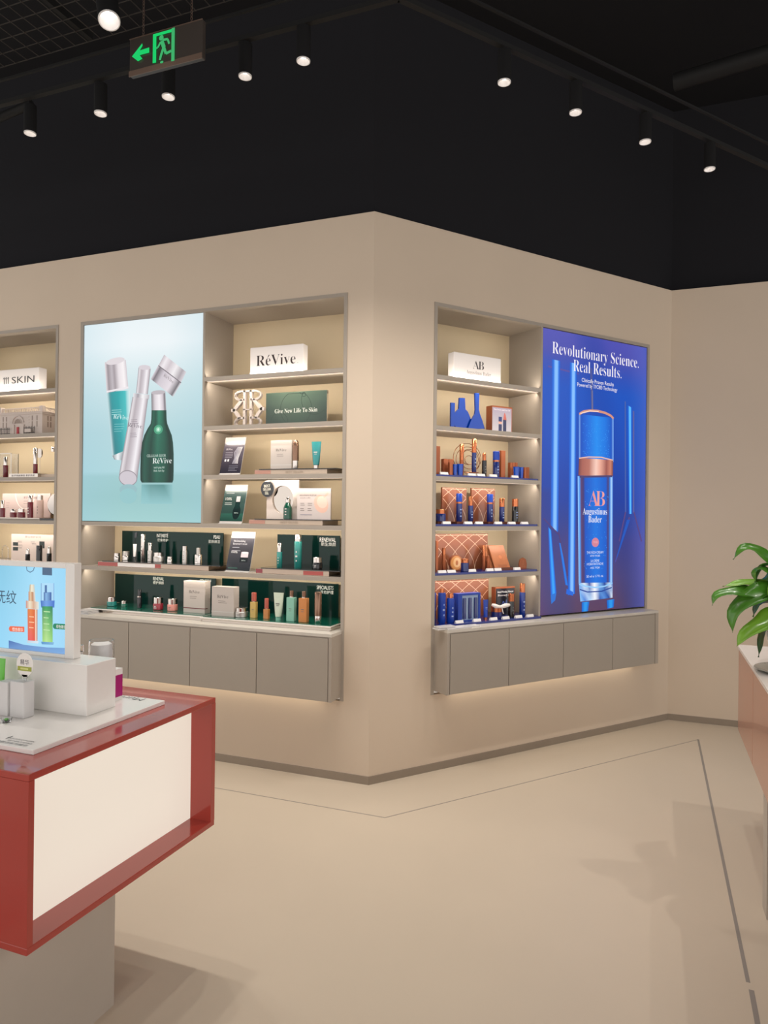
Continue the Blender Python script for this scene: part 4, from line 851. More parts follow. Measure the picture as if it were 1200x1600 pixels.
# fourth shelf
s0, z_ = (-3.0838, 1.4585); s1, z_ = (-2.5172, 1.4801)
plinth('A', 'thin grey plinth under the maroon jars, far left fourth shelf', s0, s1, -.02, r4, .016, m=TAUPE, top=MIRROR, dback=-.2)
part_l = -2.375
plinth('A', 'thin dark plinth end at the right of the maroon jars', (-2.5113, 1.4801)[0], part_l, -.02, r4, .014, m=BLKG, top=BLKG, dback=-.2)
s, w, zt = -2.7902, 0.4678, 1.6683
t = thing('display_card', 'blush pink backdrop card with curved band, far left fourth shelf', 'display card', 'A', s, -.15, r4+.017); h = zt-r4-.017
part('card', MB().box(-w/2, w/2, 0, .006, 0, h), BEIGEB, t)
q = Print(); q.rect(-w/2, 0, w/2, h, (204, 182, 176)); q.path(arc(-w*.02, h*1.0, w*.2, h*.65, 180, 360, 14), .008, (238, 222, 216))
q.text('菁华焕采', -w*.05, h*.78, h*.08, (110, 92, 90), al='l'); q.lines(-w*.05, w*.1, h*.68, 2, h*.1, h*.02, (150, 130, 126)); q.text('臻颜', w*.16, h*.78, h*.08, (110, 92, 90), al='l'); q.lines(-w*.42, -w*.34, h*.6, 3, h*.09, h*.015, (150, 130, 126)); q.build('poster_print', t, INK, (0, -.0006, 0))
z4 = r4+.017
bottle('A', 'maroon bottle with silver cap at the left picture edge', -2.9049, 0.0347, 1.6142, z4, -.05, MAROON, SILVER, .45, .75)
jar('A', 'left one of two low maroon jars on the fourth shelf', -2.7980, 0.0469, 1.5523, z4, -.05, MAROON, SILVER, .38)
jar('A', 'right one of two low maroon jars on the fourth shelf', -2.7212, 0.0509, 1.5552, z4, -.05, MAROON, SILVER, .38)
bottle('A', 'tall maroon bottle with silver cap on the fourth shelf', -2.6486, 0.0388, 1.6518, z4, -.06, MAROON, SILVER, .3, .8, ink=PRW)
bottle('A', 'blush coloured bottle with silver cap beside the tall maroon one', -2.5691, 0.0470, 1.6522, z4, -.07, BEIGEB, SILVER, .22, .85, ink=PRD)
sx, wx, zz = -2.4418, 0.1117, 1.6745
t = thing('round_badge', 'round clear badge with silver rim at the right of the blush card', 'badge', 'A', sx-.004, -.085, r4+.015); rb = (zz-r4-.03)/2
part('disc', MB().prism(arc(0, zz-r4-.015-rb, rb*.8, rb*.85, 0, 345, 23), 0, .003), FROST, t); part('rim', MB().tube([(rb*.82*math.cos(a/12*math.pi), .001, zz-r4-.015-rb+rb*.87*math.sin(a/12*math.pi)) for a in range(24)], .002, 6, True), SILVER, t, True)
part('stem', MB().box(-.003, .003, 0, .003, 0, .03), FROST, t)
# fifth shelf
s, w, zt = -2.6870, 0.4167, 1.3709
t = thing('display_card', 'blush white card listing black bottles, far left fifth shelf', 'display card', 'A', s, -.12, r5); h = zt-r5
part('card', MB().box(-w/2, w/2, 0, .006, 0, h), BEIGEB, t)
q = Print(); q.rect(-w/2, 0, w/2, h, (206, 190, 182)); q.text('黑钻修护系列', 0, h*.87, h*.06, (120, 104, 98), width=w*.36)
for xx, zz in ((-.35, .74), (-.05, .72), (-.35, .6), (-.02, .66), (-.35, .5)): q.lines(w*xx, w*(xx+.12), h*zz, 2, h*.04, h*.01, (90, 80, 78))
for xx, zz in ((-.46, .56), (-.46, .38), (.15, .5), (.15, .62)): q.rect(w*xx, h*zz, w*(xx+.12), h*(zz+.13), (34, 44, 44))
q.build('poster_print', t, INK, (0, -.0006, 0))
bottle('A', 'left small black bottle with silver cap, far left fifth shelf', -2.6464, 0.0325, 1.2734, r5, -.04, BLKG, SILVER, .4, .8, shape='dome')
bottle('A', 'tall black bottle between two small ones, far left fifth shelf', -2.5496, 0.0407, 1.2983, r5, -.05, BLKG, BLKG, .2, 1)
bottle('A', 'right small black bottle with silver cap, far left fifth shelf', -2.4471, 0.0324, 1.2924, r5, -.04, BLKG, SILVER, .4, .8, shape='dome')
t = thing('glass_dome', 'clear acrylic arch at the left of the blush white card', 'ornament', 'A', *[v for v in ((-2.8756, 1.2527)[0],)], -.05, r5)
part('arch', MB().tube([(-.03, 0, 0), (-.03, 0, .08), (-.02, 0, .105), (0, 0, .115), (.02, 0, .105), (.03, 0, .08), (.03, 0, 0)], .003, 8), CLEAR, t, True)
carton('A', 'green carton at the lowest far left row', -2.7906, 0.2211, 1.0521, CT_Z, 0, GREEN, .05)

# ================================================================== RIGHT DISPLAY (blue brand)
# second shelf: blue cutout vases
def sh(px, py): return (px, py)
sB, wB, zB = 0.7751, 0.2736, 2.3304
t = thing('vase_cutouts', 'blue mirror cutouts of three vases on the second shelf, right display', 'ornament', 'B', sB, -.12, r2)
def pts(lst): return [(a-sB, max(0, b-r2)) for a, b in lst]
part('narrow_vase', MB().prism(pts([(0.6426, 2.1027), (0.6713, 2.1008), (0.6743, 2.2577), (0.6426, 2.2568)]), 0, .012), BLUEB, t)
part('round_vase', MB().prism(pts([(0.7055, 2.0956), (0.6761, 2.1215), (0.6728, 2.1822), (0.6952, 2.2086), (0.7153, 2.2266), (0.7195, 2.2965), (0.7631, 2.2986), (0.7681, 2.2271), (0.7875, 2.2122), (0.8087, 2.1768), (0.8144, 2.1442), (0.8045, 2.1001)]), .013, .025), BLUEB, t)
part('flared_vase', MB().prism(pts([(0.7786, 2.0982), (0.8089, 2.1644), (0.8346, 2.1996), (0.8394, 2.2290), (0.8343, 2.3364), (0.8695, 2.3377), (0.8683, 2.2315), (0.8766, 2.2031), (0.8984, 2.1589), (0.9177, 2.1102)]), 0, .012), BLUEB, t)
s, w, zt = 1.0302, 0.1716, 2.2614
t = thing('picture_block', 'bronze edged picture block showing two bottles, second shelf of right display', 'picture', 'B', s, -.08, r2); h = zt-r2
part('body', MB().box(-w/2, w/2, 0, .06, 0, h), BRONZE, t)
q = Print(); q.rect(-w*.49, 0, w*.46, h*.94, (214, 208, 214), (150, 140, 160)); q.text('The Cream and Face Oil', -w*.02, h*.84, h*.05, (236, 230, 236), True, width=w*.8)
q.rect(-w*.18, 0, -w*.02, h*.32, (34, 42, 92)); q.rect(-w*.18, h*.34, -w*.02, h*.42, (230, 170, 150)); q.rect(-w*.18, h*.42, -w*.02, h*.6, (28, 46, 110)); q.rect(.04*w, h*.06, w*.2, h*.5, (24, 34, 84)); q.rect(.05*w, 0, w*.19, h*.06, (220, 160, 140)); q.poly([(w*.04, h*.5), (w*.21, h*.5), (w*.17, h*.66), (w*.13, h*.76), (w*.10, h*.76), (w*.07, h*.66)], (196, 96, 80)); q.build('poster_print', t, GLOSSY_INK, (0, -.0008, 0))
# blue trays on shelves 3, 4, 5 and the cabinet
NAVY = mat('navy_tray', (30, 44, 120), .25, coat=.4)
def tray(label, base, h, s0=.452, s1=1.285, d0=-.01, dback=-.28):
    t = thing('shelf_tray', label, 'tray', 'B', (s0+s1)/2, d0, base); part('slab', MB().box(-(s1-s0)/2, (s1-s0)/2, 0, d0-dback, 0, h), NAVY, t, bevel=.001); return base+h
zb3 = tray('thin navy tray on the third shelf of the right display', r3, .012)
zb4 = tray('thin navy tray on the fourth shelf of the right display', r4, .014)
zb5 = tray('thin navy tray on the fifth shelf of the right display', r5, .014)
zb6 = tray('thin navy tray on the cabinet top of the right display', r6, .014, d0=.035)
def tags(base, xs, where, d):
    for i, (s, w) in enumerate(xs):
        o = ('leftmost', 'second from left', 'third from left', 'fourth from left', 'fifth from left', 'sixth from left', 'seventh from left', 'eighth from left')[i]
        t = thing('price_tag', f'white price tag, {o}, {where}', 'price tag', 'B', s, d, base, 'price tags ' + where)
        part('wedge', MB().quadbox([(-w/2, 0, 0), (w/2, 0, 0), (w/2, .02, 0), (-w/2, .02, 0), (-w/2, .006, .016), (w/2, .006, .016), (w/2, .012, .016), (-w/2, .012, .016)]), WHITE, t)
        q = Print(); q.lines(-w*.35, w*.4, .010, 2, .005, .0015, (140, 140, 146)); q.build('label_print', t, INK, (0, .0025, 0), (R(-20), 0, 0))
def tg(*a): return [(x, .062) for x in a]
tags(zb3, [((0.5277, 1.8059)[0], .06), ((0.7429, 1.8063)[0], .06), ((0.8171, 1.8051)[0], .06), ((0.9164, 1.8048)[0], .058), ((1.0997, 1.8075)[0], .055)], 'on the third shelf of the right display', -.022)
tags(zb4, [(ptB(x,816,-.02)[0], .06) for x in ()] or [((0.5510, 1.5001)[0], .06), ((0.7191, 1.5006)[0], .06), ((0.8057, 1.5008)[0], .058), ((0.9629, 1.5013)[0], .058), ((1.0765, 1.4974)[0], .058), ((1.1873, 1.4977)[0], .058)], 'on the fourth shelf of the right display', -.022)
tags(zb5, [((0.5211, 1.2024)[0], .06), ((0.5939, 1.2000)[0], .06), ((0.7535, 1.1988)[0], .06), ((0.8982, 1.1982)[0], .055), ((0.9644, 1.2002)[0], .055), ((1.1274, 1.1993)[0], .055)], 'on the fifth shelf of the right display', -.024)
tags(zb6, [((0.6242, 0.9031)[0], .058), ((0.7614, 0.8977)[0], .058), ((0.8952, 0.8967)[0], .056), ((0.9957, 0.8982)[0], .056), ((1.1039, 0.8994)[0], .056), ((1.2037, 0.9013)[0], .056)], 'on the cabinet top of the right display', .022)
# third shelf items
carton('B', 'tall bronze carton at the left end of the third shelf', 0.5060, 0.0289, 1.9685, zb3, -.06, BRONZE, .035)
carton('B', 'low copper carton on the third shelf, left of two', 0.5883, 0.0370, 1.8955, zb3, -.09, COPPERC, .03); carton('B', 'low copper carton on the third shelf, right of two', 0.6282, 0.0368, 1.8955, zb3, -.09, COPPERC, .03)
carton('B', 'smallest copper carton in front of the low pair', 0.5938, 0.0221, 1.8715, zb3, -.045, COPPERC, .02)
for i, (s, w, zt, lb2) in enumerate(((0.6260, 0.0298, 1.8610, 'small blue glass cup, left one, third shelf'), (0.6733, 0.0459, 1.8652, 'larger blue glass cup before the copper rings'), (1.1283, 0.0457, 1.8668, 'blue glass cup below the copper cartons at right'), (1.1814, 0.0334, 1.8670, 'blue glass cup beside the right copper cartons'))):
    t = thing('glass_cup', lb2, 'cup', 'B', s, -.06+(.0 if i % 2 else .012), zb3); r_ = w/2*.96; h = zt-zb3
    part('body', MB().lathe([(r_*.78, 0), (r_*.95, h*.9), (r_, h), (r_*.88, h), (r_*.7, h*.1), (r_*.1, h*.1)], 20), BLUEG, t, True)
# copper ring ornament
sx, zz = (0.8224, 1.9161); rr = .105
t = thing('ring_ornament', 'large ornament of concentric copper rings behind the tall blue bottle', 'ornament', 'B', sx, -.18, zb3); zc = zz-zb3
GR = mat('rose_gold_wire', (196, 140, 104), .2, metal=.8)
for k, (rk, ox, oz) in enumerate(((rr, 0, 0), (rr*.86, .008, -.008), (rr*.66, .02, -.004), (rr*.48, .012, .006), (rr*.3, .022, -.01))):
    part('ring', MB().tube([(ox+rk*1.08*math.cos(a/20*math.pi), .002*k, zc+oz+rk*math.sin(a/20*math.pi)*.92) for a in range(40)], .0024, 6, True), GR, t, True)
part('foot', MB().box(-.02, .02, -.01, .02, 0, .008).tube([(0, 0, .006), (0, 0, zc-rr*.9)], .003), GR, t)
bottle('B', 'slim copper tube in front of the copper rings', 0.7311, 0.0285, 1.9986, zb3, -.12, COPPERC, COPPER, .5, 1)
# tall bottle on a small stand
s, dia, zt = 0.7923, 0.0304, 2.0310
t = thing('bottle_stand', 'small dark bronze stand lifting the tall blue bottle', 'stand', 'B', s, -.07, zb3); part('disc', MB().lathe([(.03, .022), (.03, .026)], 16), BRONZE, t, True); part('leg', MB().lathe([(.02, 0), (.008, .006), (.008, .022)], 12), BRONZE, t, True)
bottle('B', 'tall cobalt bottle with copper cap on the small stand', s, dia, zt, zb3+.026, -.07, BLUED, COPPER, .35, 1, ink=PRB, collar=COPPER)
bottle('B', 'black bottle with copper dome cap on the third shelf', 0.8752, 0.0306, 1.9497, zb3, -.07, BLKG, COPPER, .33, .8, shape='dome', ink=PRD)
bottle('B', 'blue bottle with copper band and blue cap, third shelf', 0.9743, 0.0445, 1.9613, zb3, -.07, BLUED, BLUEM, .34, 1, collar=COPPER, ink=PRB)
carton('B', 'tall copper carton right of the blue banded bottle', 1.0437, 0.0366, 1.9721, zb3, -.08, COPPERC, .03)
for i, (s, w, zt) in enumerate(((1.1484, 0.0196, 1.9002), (1.1711, 0.0191, 1.9013), (1.1937, 0.0192, 1.9023))): carton('B', ('left', 'middle', 'right')[i]+' one of three slim copper cartons behind the blue cup', s, w, zt, zb3, -.12, COPPERC, .025, group='slim copper cartons')
carton('B', 'low copper carton at the right end of the third shelf, front', 1.2201, 0.0199, 1.8692, zb3, -.06, COPPERC, .03); carton('B', 'low copper carton at the right end of the third shelf, outer', 1.2431, 0.0194, 1.8702, zb3, -.06, COPPERC, .03)
# patterned bronze boards
def fan_board(label, s, w, zt, base, d, top=False, lean=-.06):
    t = thing('patterned_board', label, 'backboard', 'B', s, d, base); h = zt-base
    part('panel', MB().box(-w/2, w/2, 0, .015, 0, h), BRONZE, t)
    q = Print(); q.grad((-w/2, h), (w/2, h), (w/2, 0), (-w/2, 0), [(0, (138, 82, 58)), (.5, (146, 88, 64)), (1, (134, 80, 56))], [(0, (122, 70, 48)), (.5, (130, 76, 52)), (1, (118, 68, 46))])
    lc = (214, 174, 146); nn = max(2, round(w/.105)); pw = w/nn
    for i in range(-2, nn+3):
        cx = -w/2+pw*i
        for k in (1.0,):
            for sgn in (-1, 1):
                P_ = []
                for j in range(25):
                    v = j/24; zz = h*.985*v; x = cx+sgn*pw*1.9*(v**2.0)
                    if -w/2+.002 < x < w/2-.002: P_.append((x, zz))
                    elif P_: break
                if len(P_) > 1: q.path(P_, .0035, lc)
    q.rect(-w/2, h*.955, w/2, h*.97, lc); q.build('pattern_print', t, GLOSSY_INK, (0, -.0006, 0)); return t
fan_board('bronze board with arched line pattern, fourth shelf, left of two', *[v for v in (0.7221, 0.1950, 1.7214)], zb4, -.18) if False else None
s, w, zt = 0.7072, 0.1939, 1.7204; fan_board('bronze board with arched line pattern, fourth shelf, left of two', s, w, zt, zb4, -.16)
s, w, zt = 0.9444, 0.1965, 1.7229; fan_board('bronze board with arched line pattern, fourth shelf, right of two', s, w, zt, zb4, -.16)
s0, z_ = (1.0003, 1.4220); zt = (0.7766, 1.4232)[1]
fan_board('wide bronze board with arched lines behind the fifth shelf', (.462+s0)/2, s0-.462, zt, zb5, -.18)
s0, z_ = (1.0125, 1.1186); zt = (0.7805, 1.1235)[1]
fan_board('wide bronze board with arched lines behind the blue bottles on the cabinet top', (.462+s0)/2, s0-.462, zt, zb6, -.18)
# fourth shelf items
RIS = mat('dark_bronze_riser', (104, 58, 38), .3, metal=.4)
def riser(label, s, base, d, w=.075, h=.014):
    t = thing('riser', label, 'riser', 'B', s, d, base); part('block', MB().box(-w/2, w/2, 0, .06, 0, h), RIS, t, bevel=.001); return base+h
for fn, lb2, a, body, cap, kw, ln in (
    (jar, 'navy jar with copper lid at the left of the fourth shelf', (0.5462, 0.0651, 1.5787), BLUED, COPPER, dict(lidf=.35), 'under the navy jar'),
    (bottle, 'clear cased blue bottle before the left patterned board', (0.6889, 0.0389, 1.6813), BLUED, BLUEM, dict(capf=.3, collar=COPPER, ink=PRB, capr=1), 'under the left cased bottle'),
    (bottle, 'slim navy bottle with copper pump between the patterned boards', (0.7802, 0.0344, 1.6631), BLUED, COPPER, dict(capf=.36, capr=.8, ink=PRB), 'under the slim navy bottle'),
    (bottle, 'clear cased blue bottle before the right patterned board', (0.9384, 0.0410, 1.6831), BLUED, BLUEM, dict(capf=.3, collar=COPPER, ink=PRB, capr=1), 'under the right cased bottle'),
    (bottle, 'navy bottle with copper cap right of the patterned boards', (1.0399, 0.0352, 1.6582), BLUED, COPPER, dict(capf=.36, capr=1, ink=PRB), 'under the copper capped bottle'),
    (bottle, 'wide black navy bottle with copper cap at the right end', (1.1532, 0.0439, 1.6562), BLKG, COPPER, dict(capf=.33, capr=.96, ink=PRB), 'under the wide dark bottle')):
    zz = riser('dark bronze riser ' + ln, a[0], zb4, -.055, max(.075, a[1]*1.3))
    fn('B', lb2, a[0], a[1], a[2], zz, -.085, body, cap, **kw)
# fifth shelf items
carton('B', 'tall copper carton at the left end of the fifth shelf', 0.5194, 0.0170, 1.3841, zb5, -.08, COPPERC, .025); bottle('B', 'shorter copper tube beside the left copper carton, fifth shelf', 0.5699, 0.0238, 1.3397, zb5, -.08, COPPERC, COPPER, .3, 1)
sx, zz = (0.6902, 1.2557)
t = thing('round_compact', 'open round copper dish with cream centre standing on the fifth shelf', 'dish', 'B', sx, -.11, zb5); rr = .052
part('dish', MB().prism(arc(0, rr, rr, rr, 0, 348, 29), 0, .012), COPPERC, t, True); q = Print(); q.ell(0, rr, rr*.86, rr*.86, (224, 158, 96)); q.ell(.005, rr*1.05, rr*.55, rr*.6, (240, 196, 142)); q.ell(.004, rr, rr*.2, rr*.3, (200, 120, 70)); q.build('cream_fill', t, GLOSSY_INK, (0, -.0008, 0)); part('rest', MB().box(-.04, .04, -.02, .03, 0, .005), RIS, t)
jar('B', 'navy jar with copper lid before the round copper dish', 0.7075, 0.0520, 1.2705, zb5+.0, -.045, BLUED, COPPER, .3)
bottle('B', 'tall copper tube leaning toward the tilted copper plates', 0.8969, 0.0226, 1.3486, zb5, -.09, COPPERC, COPPER, .4, 1); bottle('B', 'short copper tube with dark tip on the fifth shelf', 0.9158, 0.0225, 1.2850, zb5, -.07, COPPERC, BRONZE, .2, .9)
t = thing('copper_folio', 'two copper leather folios leaning on an easel, fifth shelf', 'folio', 'B', (1.0248, 1.2044)[0], -.05, zb5+.0)
LTH = mat('copper_leather', (166, 102, 66), .4, noise=.08, nscale=30)
f1 = part('folio', MB().box(-.075, .055, 0, .012, 0, .165), LTH, t, bevel=.004, loc=(.01, .0, .012)); f1.rotation_euler = (R(-27), 0, 0)
f2 = part('folio', MB().box(-.07, .055, 0, .01, 0, .165), LTH, t, bevel=.004, loc=(-.022, .026, .012)); f2.rotation_euler = (R(-27), 0, 0)
q = Print(); q.ell(-.005, .08, .018, .018, (160, 92, 56)); q.ell(-.005, .08, .014, .014, (184, 112, 70)); q.rect(-.045, .012, .03, .026, (150, 88, 56)); q.build('emboss', t, INK, (.01, -.0012, .012), (R(-27), 0, 0))
part('easel', MB().box(-.1, .075, -.012, .1, 0, .006).box(-.1, .075, -.012, -.008, .006, .018), RIS, t)
t = thing('copper_token', 'small round topped copper token at the right end of the fifth shelf', 'ornament', 'B', (1.2076, 1.1946)[0], -.06, zb5); part('plate', MB().prism([(-.03, 0), (.03, 0), (.033, .035), (.024, .065), (0, .077), (-.024, .065), (-.033, .035)], 0, .012), BRONZE, t, bevel=.002)
q = Print()
for i in range(5): q.path([(-.018+i*.004, .015+i*.01), (.0, .019+i*.01), (.018-i*.004, .015+i*.01)], .0015, (190, 120, 80))
q.build('emboss', t, INK, (0, -.0008, 0))
# cabinet top items
bottle('B', 'blue bottle cut off by the left frame on the cabinet top', 0.5006, 0.0157, 1.0898, zb6, -.075, BLUEM, COPPER, .12, .5)
bottle('B', 'tall bright blue bottle with copper cap on the cabinet top', 0.5232, 0.0481, 1.0956, zb6, -.03, BLUEM, COPPER, .13, .55, shape='round', ink=PRB)
bottle('B', 'shorter blue bottle with copper pump beside the tall one', 0.5813, 0.0491, 1.0643, zb6, -.02, BLUEM, COPPER, .17, .55, shape='round', ink=PRB)
s, w, zt = 0.7363, 0.1774, 1.0537
t = thing('gift_set', 'open blue gift box holding three slim navy bottles', 'box', 'B', s, -.03, zb6); h = zt-zb6
part('box', MB().box(-w/2, w/2, .012, .05, 0, h).box(-w/2, -w*.32, 0, .012, 0, h).box(w*.40, w/2, 0, .012, 0, h).box(-w*.32, w*.40, 0, .012, h*.93, h).box(-w*.32, w*.40, 0, .012, 0, h*.03), BLUEM, t)
part('insert', MB().box(-w*.32, w*.40, .004, .011, h*.03, h*.93), mat('pale_blue_insert', (150, 170, 196), .4), t)
for i in range(3):
    x = -w*.22+i*w*.25; part('vial', MB().box(x-w*.07, x+w*.07, -.004, .004, h*.08, h*.84), BLUED, t, bevel=.003)
tube('B', 'small blue tube standing on its copper cap', 0.8589, 0.0403, 1.0079, zb6, -.02, BLUEM, COPPER, .13, ink=PRB, foot_w=.6)
s, w, zt = 1.1068, 0.1723, 1.0689
t = carton('B', 'black carton with white serif lettering behind the white bow', s, w, zt, zb6, -.12, BRONZE, .04); h = zt-zb6
q = Print(); q.rect(-w*.47, 0, w*.47, h*.95, (30, 28, 34)); q.text('Award Winning Skincare', 0, h*.8, h*.07, (230, 226, 230), True, width=w*.8); q.text('Discovery Set', -w*.05, h*.68, h*.07, (230, 226, 230), True, width=w*.66); q.path([(-w*.2, h*.3), (-w*.1, h*.5), (0, h*.35), (w*.05, h*.55), (w*.1, h*.3)], .005, (90, 110, 180)); q.build('cover_print', t, GLOSSY_INK, (0, -.001, 0))
s, w, zt = 0.9655, 0.0801, 0.9639
t = thing('jar', 'navy jar with copper lid tied with a white ribbon bow', 'jar', 'B', s, -.04, zb6); h = zt-zb6
part('body', MB().lathe([(w*.42, 0), (w*.46, .004), (w*.46, h*.5), (w*.44, h*.52)], 20), BLUED, t, True); part('lid', MB().lathe([(w*.46, h*.52), (w*.46, h*.9), (w*.42, h*.94)], 20), COPPER, t, True)
RB = mat('white_ribbon', (235, 228, 222), .6)
part('ribbon', MB().tube([(-.055, -.02, h*1.12), (-.035, -.03, h*1.0), (0, -.035, h*.92), (.045, -.03, h*.98), (.09, -.02, h*.99)], [.008, .014, .009, .015, .009], 8).tube([(.01, -.04, h*.92), (.012, -.045, h*.6), (.02, -.045, h*.4)], .003, 6), RB, t, True)
bottle('B', 'black bottle with copper cap before the black carton', 1.0806, 0.0412, 1.0346, zb6, -.03, BLKG, COPPER, .32, .95, ink=PRD)
bottle('B', 'tall cobalt bottle with copper cap at the right end of the cabinet top', 1.1718, 0.0393, 1.0987, zb6, -.025, BLUE, COPPER, .27, .9, ink=PRB)
# acrylic sheets on the cabinet corner
t = thing('acrylic_tray', 'stack of clear acrylic trays on the near corner of the right cabinet', 'tray', 'B', (0.5546, 0.8866)[0], .086, r6)
for i, (a, b, c, d_) in enumerate(((-.16, -.105, -.03, .03), (-.1, .08, -.045, .03), (.085, .16, -.02, .03), (-.15, -.03, -.025, .03))):
    part('tray', MB().box(a, b, c, d_, .001+(i//3)*.010, .008+(i//3)*.010), FROST, t)

# ================================================================== CORAL COUNTER
CZ1 = .90; CZ0 = .455
NX_, NY_ = .079, -2.423; FY = -1.634; LX = -1.25
t = thing('display_counter', 'coral red framed counter with glowing white side panel on a taupe pedestal', 'counter', 'W', -.5, -2.0, 0)
def C_(mb): return mb
ox, oy = -.5, -2.0
def bb(x0, x1, y0, y1, z0, z1): return (x0-ox, x1-ox, y0-oy, y1-oy, z0, z1)
th = .018
part('top_board', MB().box(*bb(LX, NX_, NY_, FY, CZ1-th, CZ1)), RED, t, bevel=.0015)
part('bottom_board', MB().box(*bb(LX, NX_, NY_, FY, CZ0, CZ0+th)), RED, t, bevel=.0015)
part('end_board', MB().box(*bb(LX, NX_, NY_, NY_+th, CZ0+th, CZ1-th)), RED, t)
part('end_board', MB().box(*bb(LX, NX_, FY-.022, FY, CZ0+th, CZ1-th)), RED, t)
part('lit_panel', MB().box(*bb(NX_-.095, NX_-.085, NY_+th, FY-.022, CZ0+th, CZ1-th)), WARML, t)
part('lit_panel', MB().box(*bb(LX+.085, LX+.095, NY_+th, FY-.022, CZ0+th, CZ1-th)), WARML, t)
part('panel_light_strip', MB().box(*bb(NX_-.0845, NX_-.02, NY_+th, FY-.022, CZ1-th-.006, CZ1-th)), TRIMM, t)  # grey light strip under the top board, along the lit panel
part('pedestal', MB().box(*bb(LX+.15, -.063, -2.26, -1.959, 0, CZ0)), PEDEST, t) if False else part('pedestal', MB().box(*bb(LX+.2, -.063, -3.0, -1.959, 0, CZ0)), PEDEST, t)
# tray on the counter
TZ1 = CZ1+.014
a = (-0.0237, -2.3152); b = (-0.0497, -1.7774)
t = thing('display_tray', 'thick white acrylic tray lying on the coral counter', 'tray', 'W', a[0], a[1], CZ1)
part('slab', MB().box(-1.0, .0, 0, b[1]-a[1], 0, .014), WHITEA, t, bevel=.002)
q = Print(); DK = (90, 92, 94)
q.text('Murad', -.03, b[1]-a[1]-.035, .032, DK, False, al='r', width=.13)
for v in range(len(q.v)):
    x, y, z = q.v[v]; q.v[v] = (-.20-x+(-.03), y, 2*(b[1]-a[1]-.022)-z)
q.text('FOR SKIN CONCERN', -.05, .045, .008, DK, False, al='r', width=.09); q.text('1', -.145, .040, .024, DK); q.text('RESURGENCE RETINOL', -.04, .03, .008, DK, False, al='r', width=.09); q.text('卓效赋活系列精华', -.04, .012, .010, DK, al='r', width=.13); q.lines(-.32, -.20, .03, 2, .014, .003, DK)
q.build('lettering', t, INK, (0, 0, .0146), (R(-90), 0, 0))
# white block
a = (-0.1216, -2.0267); b = (-0.1386, -1.9011); ztop = 1.072
t = thing('display_block', 'white acrylic block carrying the small lit screen on the counter', 'block', 'W', a[0], a[1], TZ1)
part('body', MB().box(-.62, 0, 0, b[1]-a[1], 0, ztop-TZ1), WHITEA, t, bevel=.0025)
# small lit screen
sd = -(a[1]+(b[1]-a[1])*.5)
R_, zT = (-0.2270, 1.3790); L_, zz = (-0.5675, 1.3800); zB = ztop
sx1, sz1 = (-0.2640, 1.3611)
t = thing('lit_screen', 'small pale blue light box with orange and green serums on the white block', 'light box', 'W', R_-.3, -1.975, zB)
fr = R_-sx1
zi0 = .012; zi1 = sz1-zB
part('frame', MB().box(.3-fr, .3, 0, .03, 0, zT-zB).box(-.3, .3-fr, 0, .03, zi1, zT-zB).box(-.3, .3-fr, 0, .03, 0, zi0).box(-.3, .3-fr, .012, .03, zi0, zi1), WHITEA, t, bevel=.0015)
def sc(px, py): return None
q = Print(R_-.3, zB)
e0 = R_-.6; e1 = R_-fr
q.grad((e0, sz1), (e1, sz1), (e1, zB+zi0), (e0, zB+zi0), [(0, (120, 190, 222)), (.5, (130, 198, 226)), (.75, (160, 218, 246)), (1, (150, 212, 244))], [(0, (150, 214, 244)), (.5, (150, 214, 246)), (.75, (170, 224, 250)), (1, (160, 216, 248))], nv=3)
q.poly([(-0.5165, 1.1100), (-0.4475, 1.1002), (-0.3497, 1.0993), (-0.2601, 1.1042), (-0.2597, 1.0773), (-0.3909, 1.0771), (-0.5160, 1.0821)], [(70, 110, 176), (110, 150, 206), (120, 160, 214), (120, 164, 216), (130, 176, 226), (120, 166, 220), (100, 146, 204)])
q.text('凝液抚纹', (-0.4839, 1.2369)[0], (-0.4839, 1.2369)[1], .034, (36, 66, 92), al='r')
# orange serum
q.grad((-0.4252, 1.3018), (-0.4056, 1.3027), (-0.4024, 1.2774), (-0.4277, 1.2762), [(0, (180, 160, 130)), (.4, (240, 232, 208)), (1, (200, 200, 190))]); q.grad((-0.4305, 1.2782), (-0.4024, 1.2774), (-0.3991, 1.2458), (-0.4300, 1.2463), [(0, (190, 120, 90)), (.3, (226, 196, 160)), (.6, (190, 130, 90)), (1, (226, 226, 216))])
q.grad((-0.4413, 1.2478), (-0.3852, 1.2466), (-0.3848, 1.2213), (-0.4409, 1.2222), [(0, (200, 130, 120)), (.3, (236, 226, 200)), (.6, (214, 170, 140)), (1, (226, 230, 220))])
q.grad((-0.4338, 1.2205), (-0.3903, 1.2209), (-0.3887, 1.1174), (-0.4308, 1.1164), [(0, (214, 120, 50)), (.3, (230, 130, 60)), (.72, (214, 100, 44)), (.8, (250, 220, 190)), (1, (190, 110, 70))], [(0, (230, 90, 90)), (.3, (236, 100, 100)), (.72, (220, 84, 70)), (.8, (250, 214, 196)), (1, (190, 120, 110))]); q.lines((-0.4264, 1.1975)[0], (-0.4040, 1.1989)[0], (-0.4264, 1.1954)[1], 3, .018, .003, (250, 200, 160))
q.grad((-0.4364, 1.1160), (-0.3832, 1.1178), (-0.3858, 1.1092), (-0.4335, 1.1077), [(0, (190, 210, 226)), (1, (214, 230, 240))])
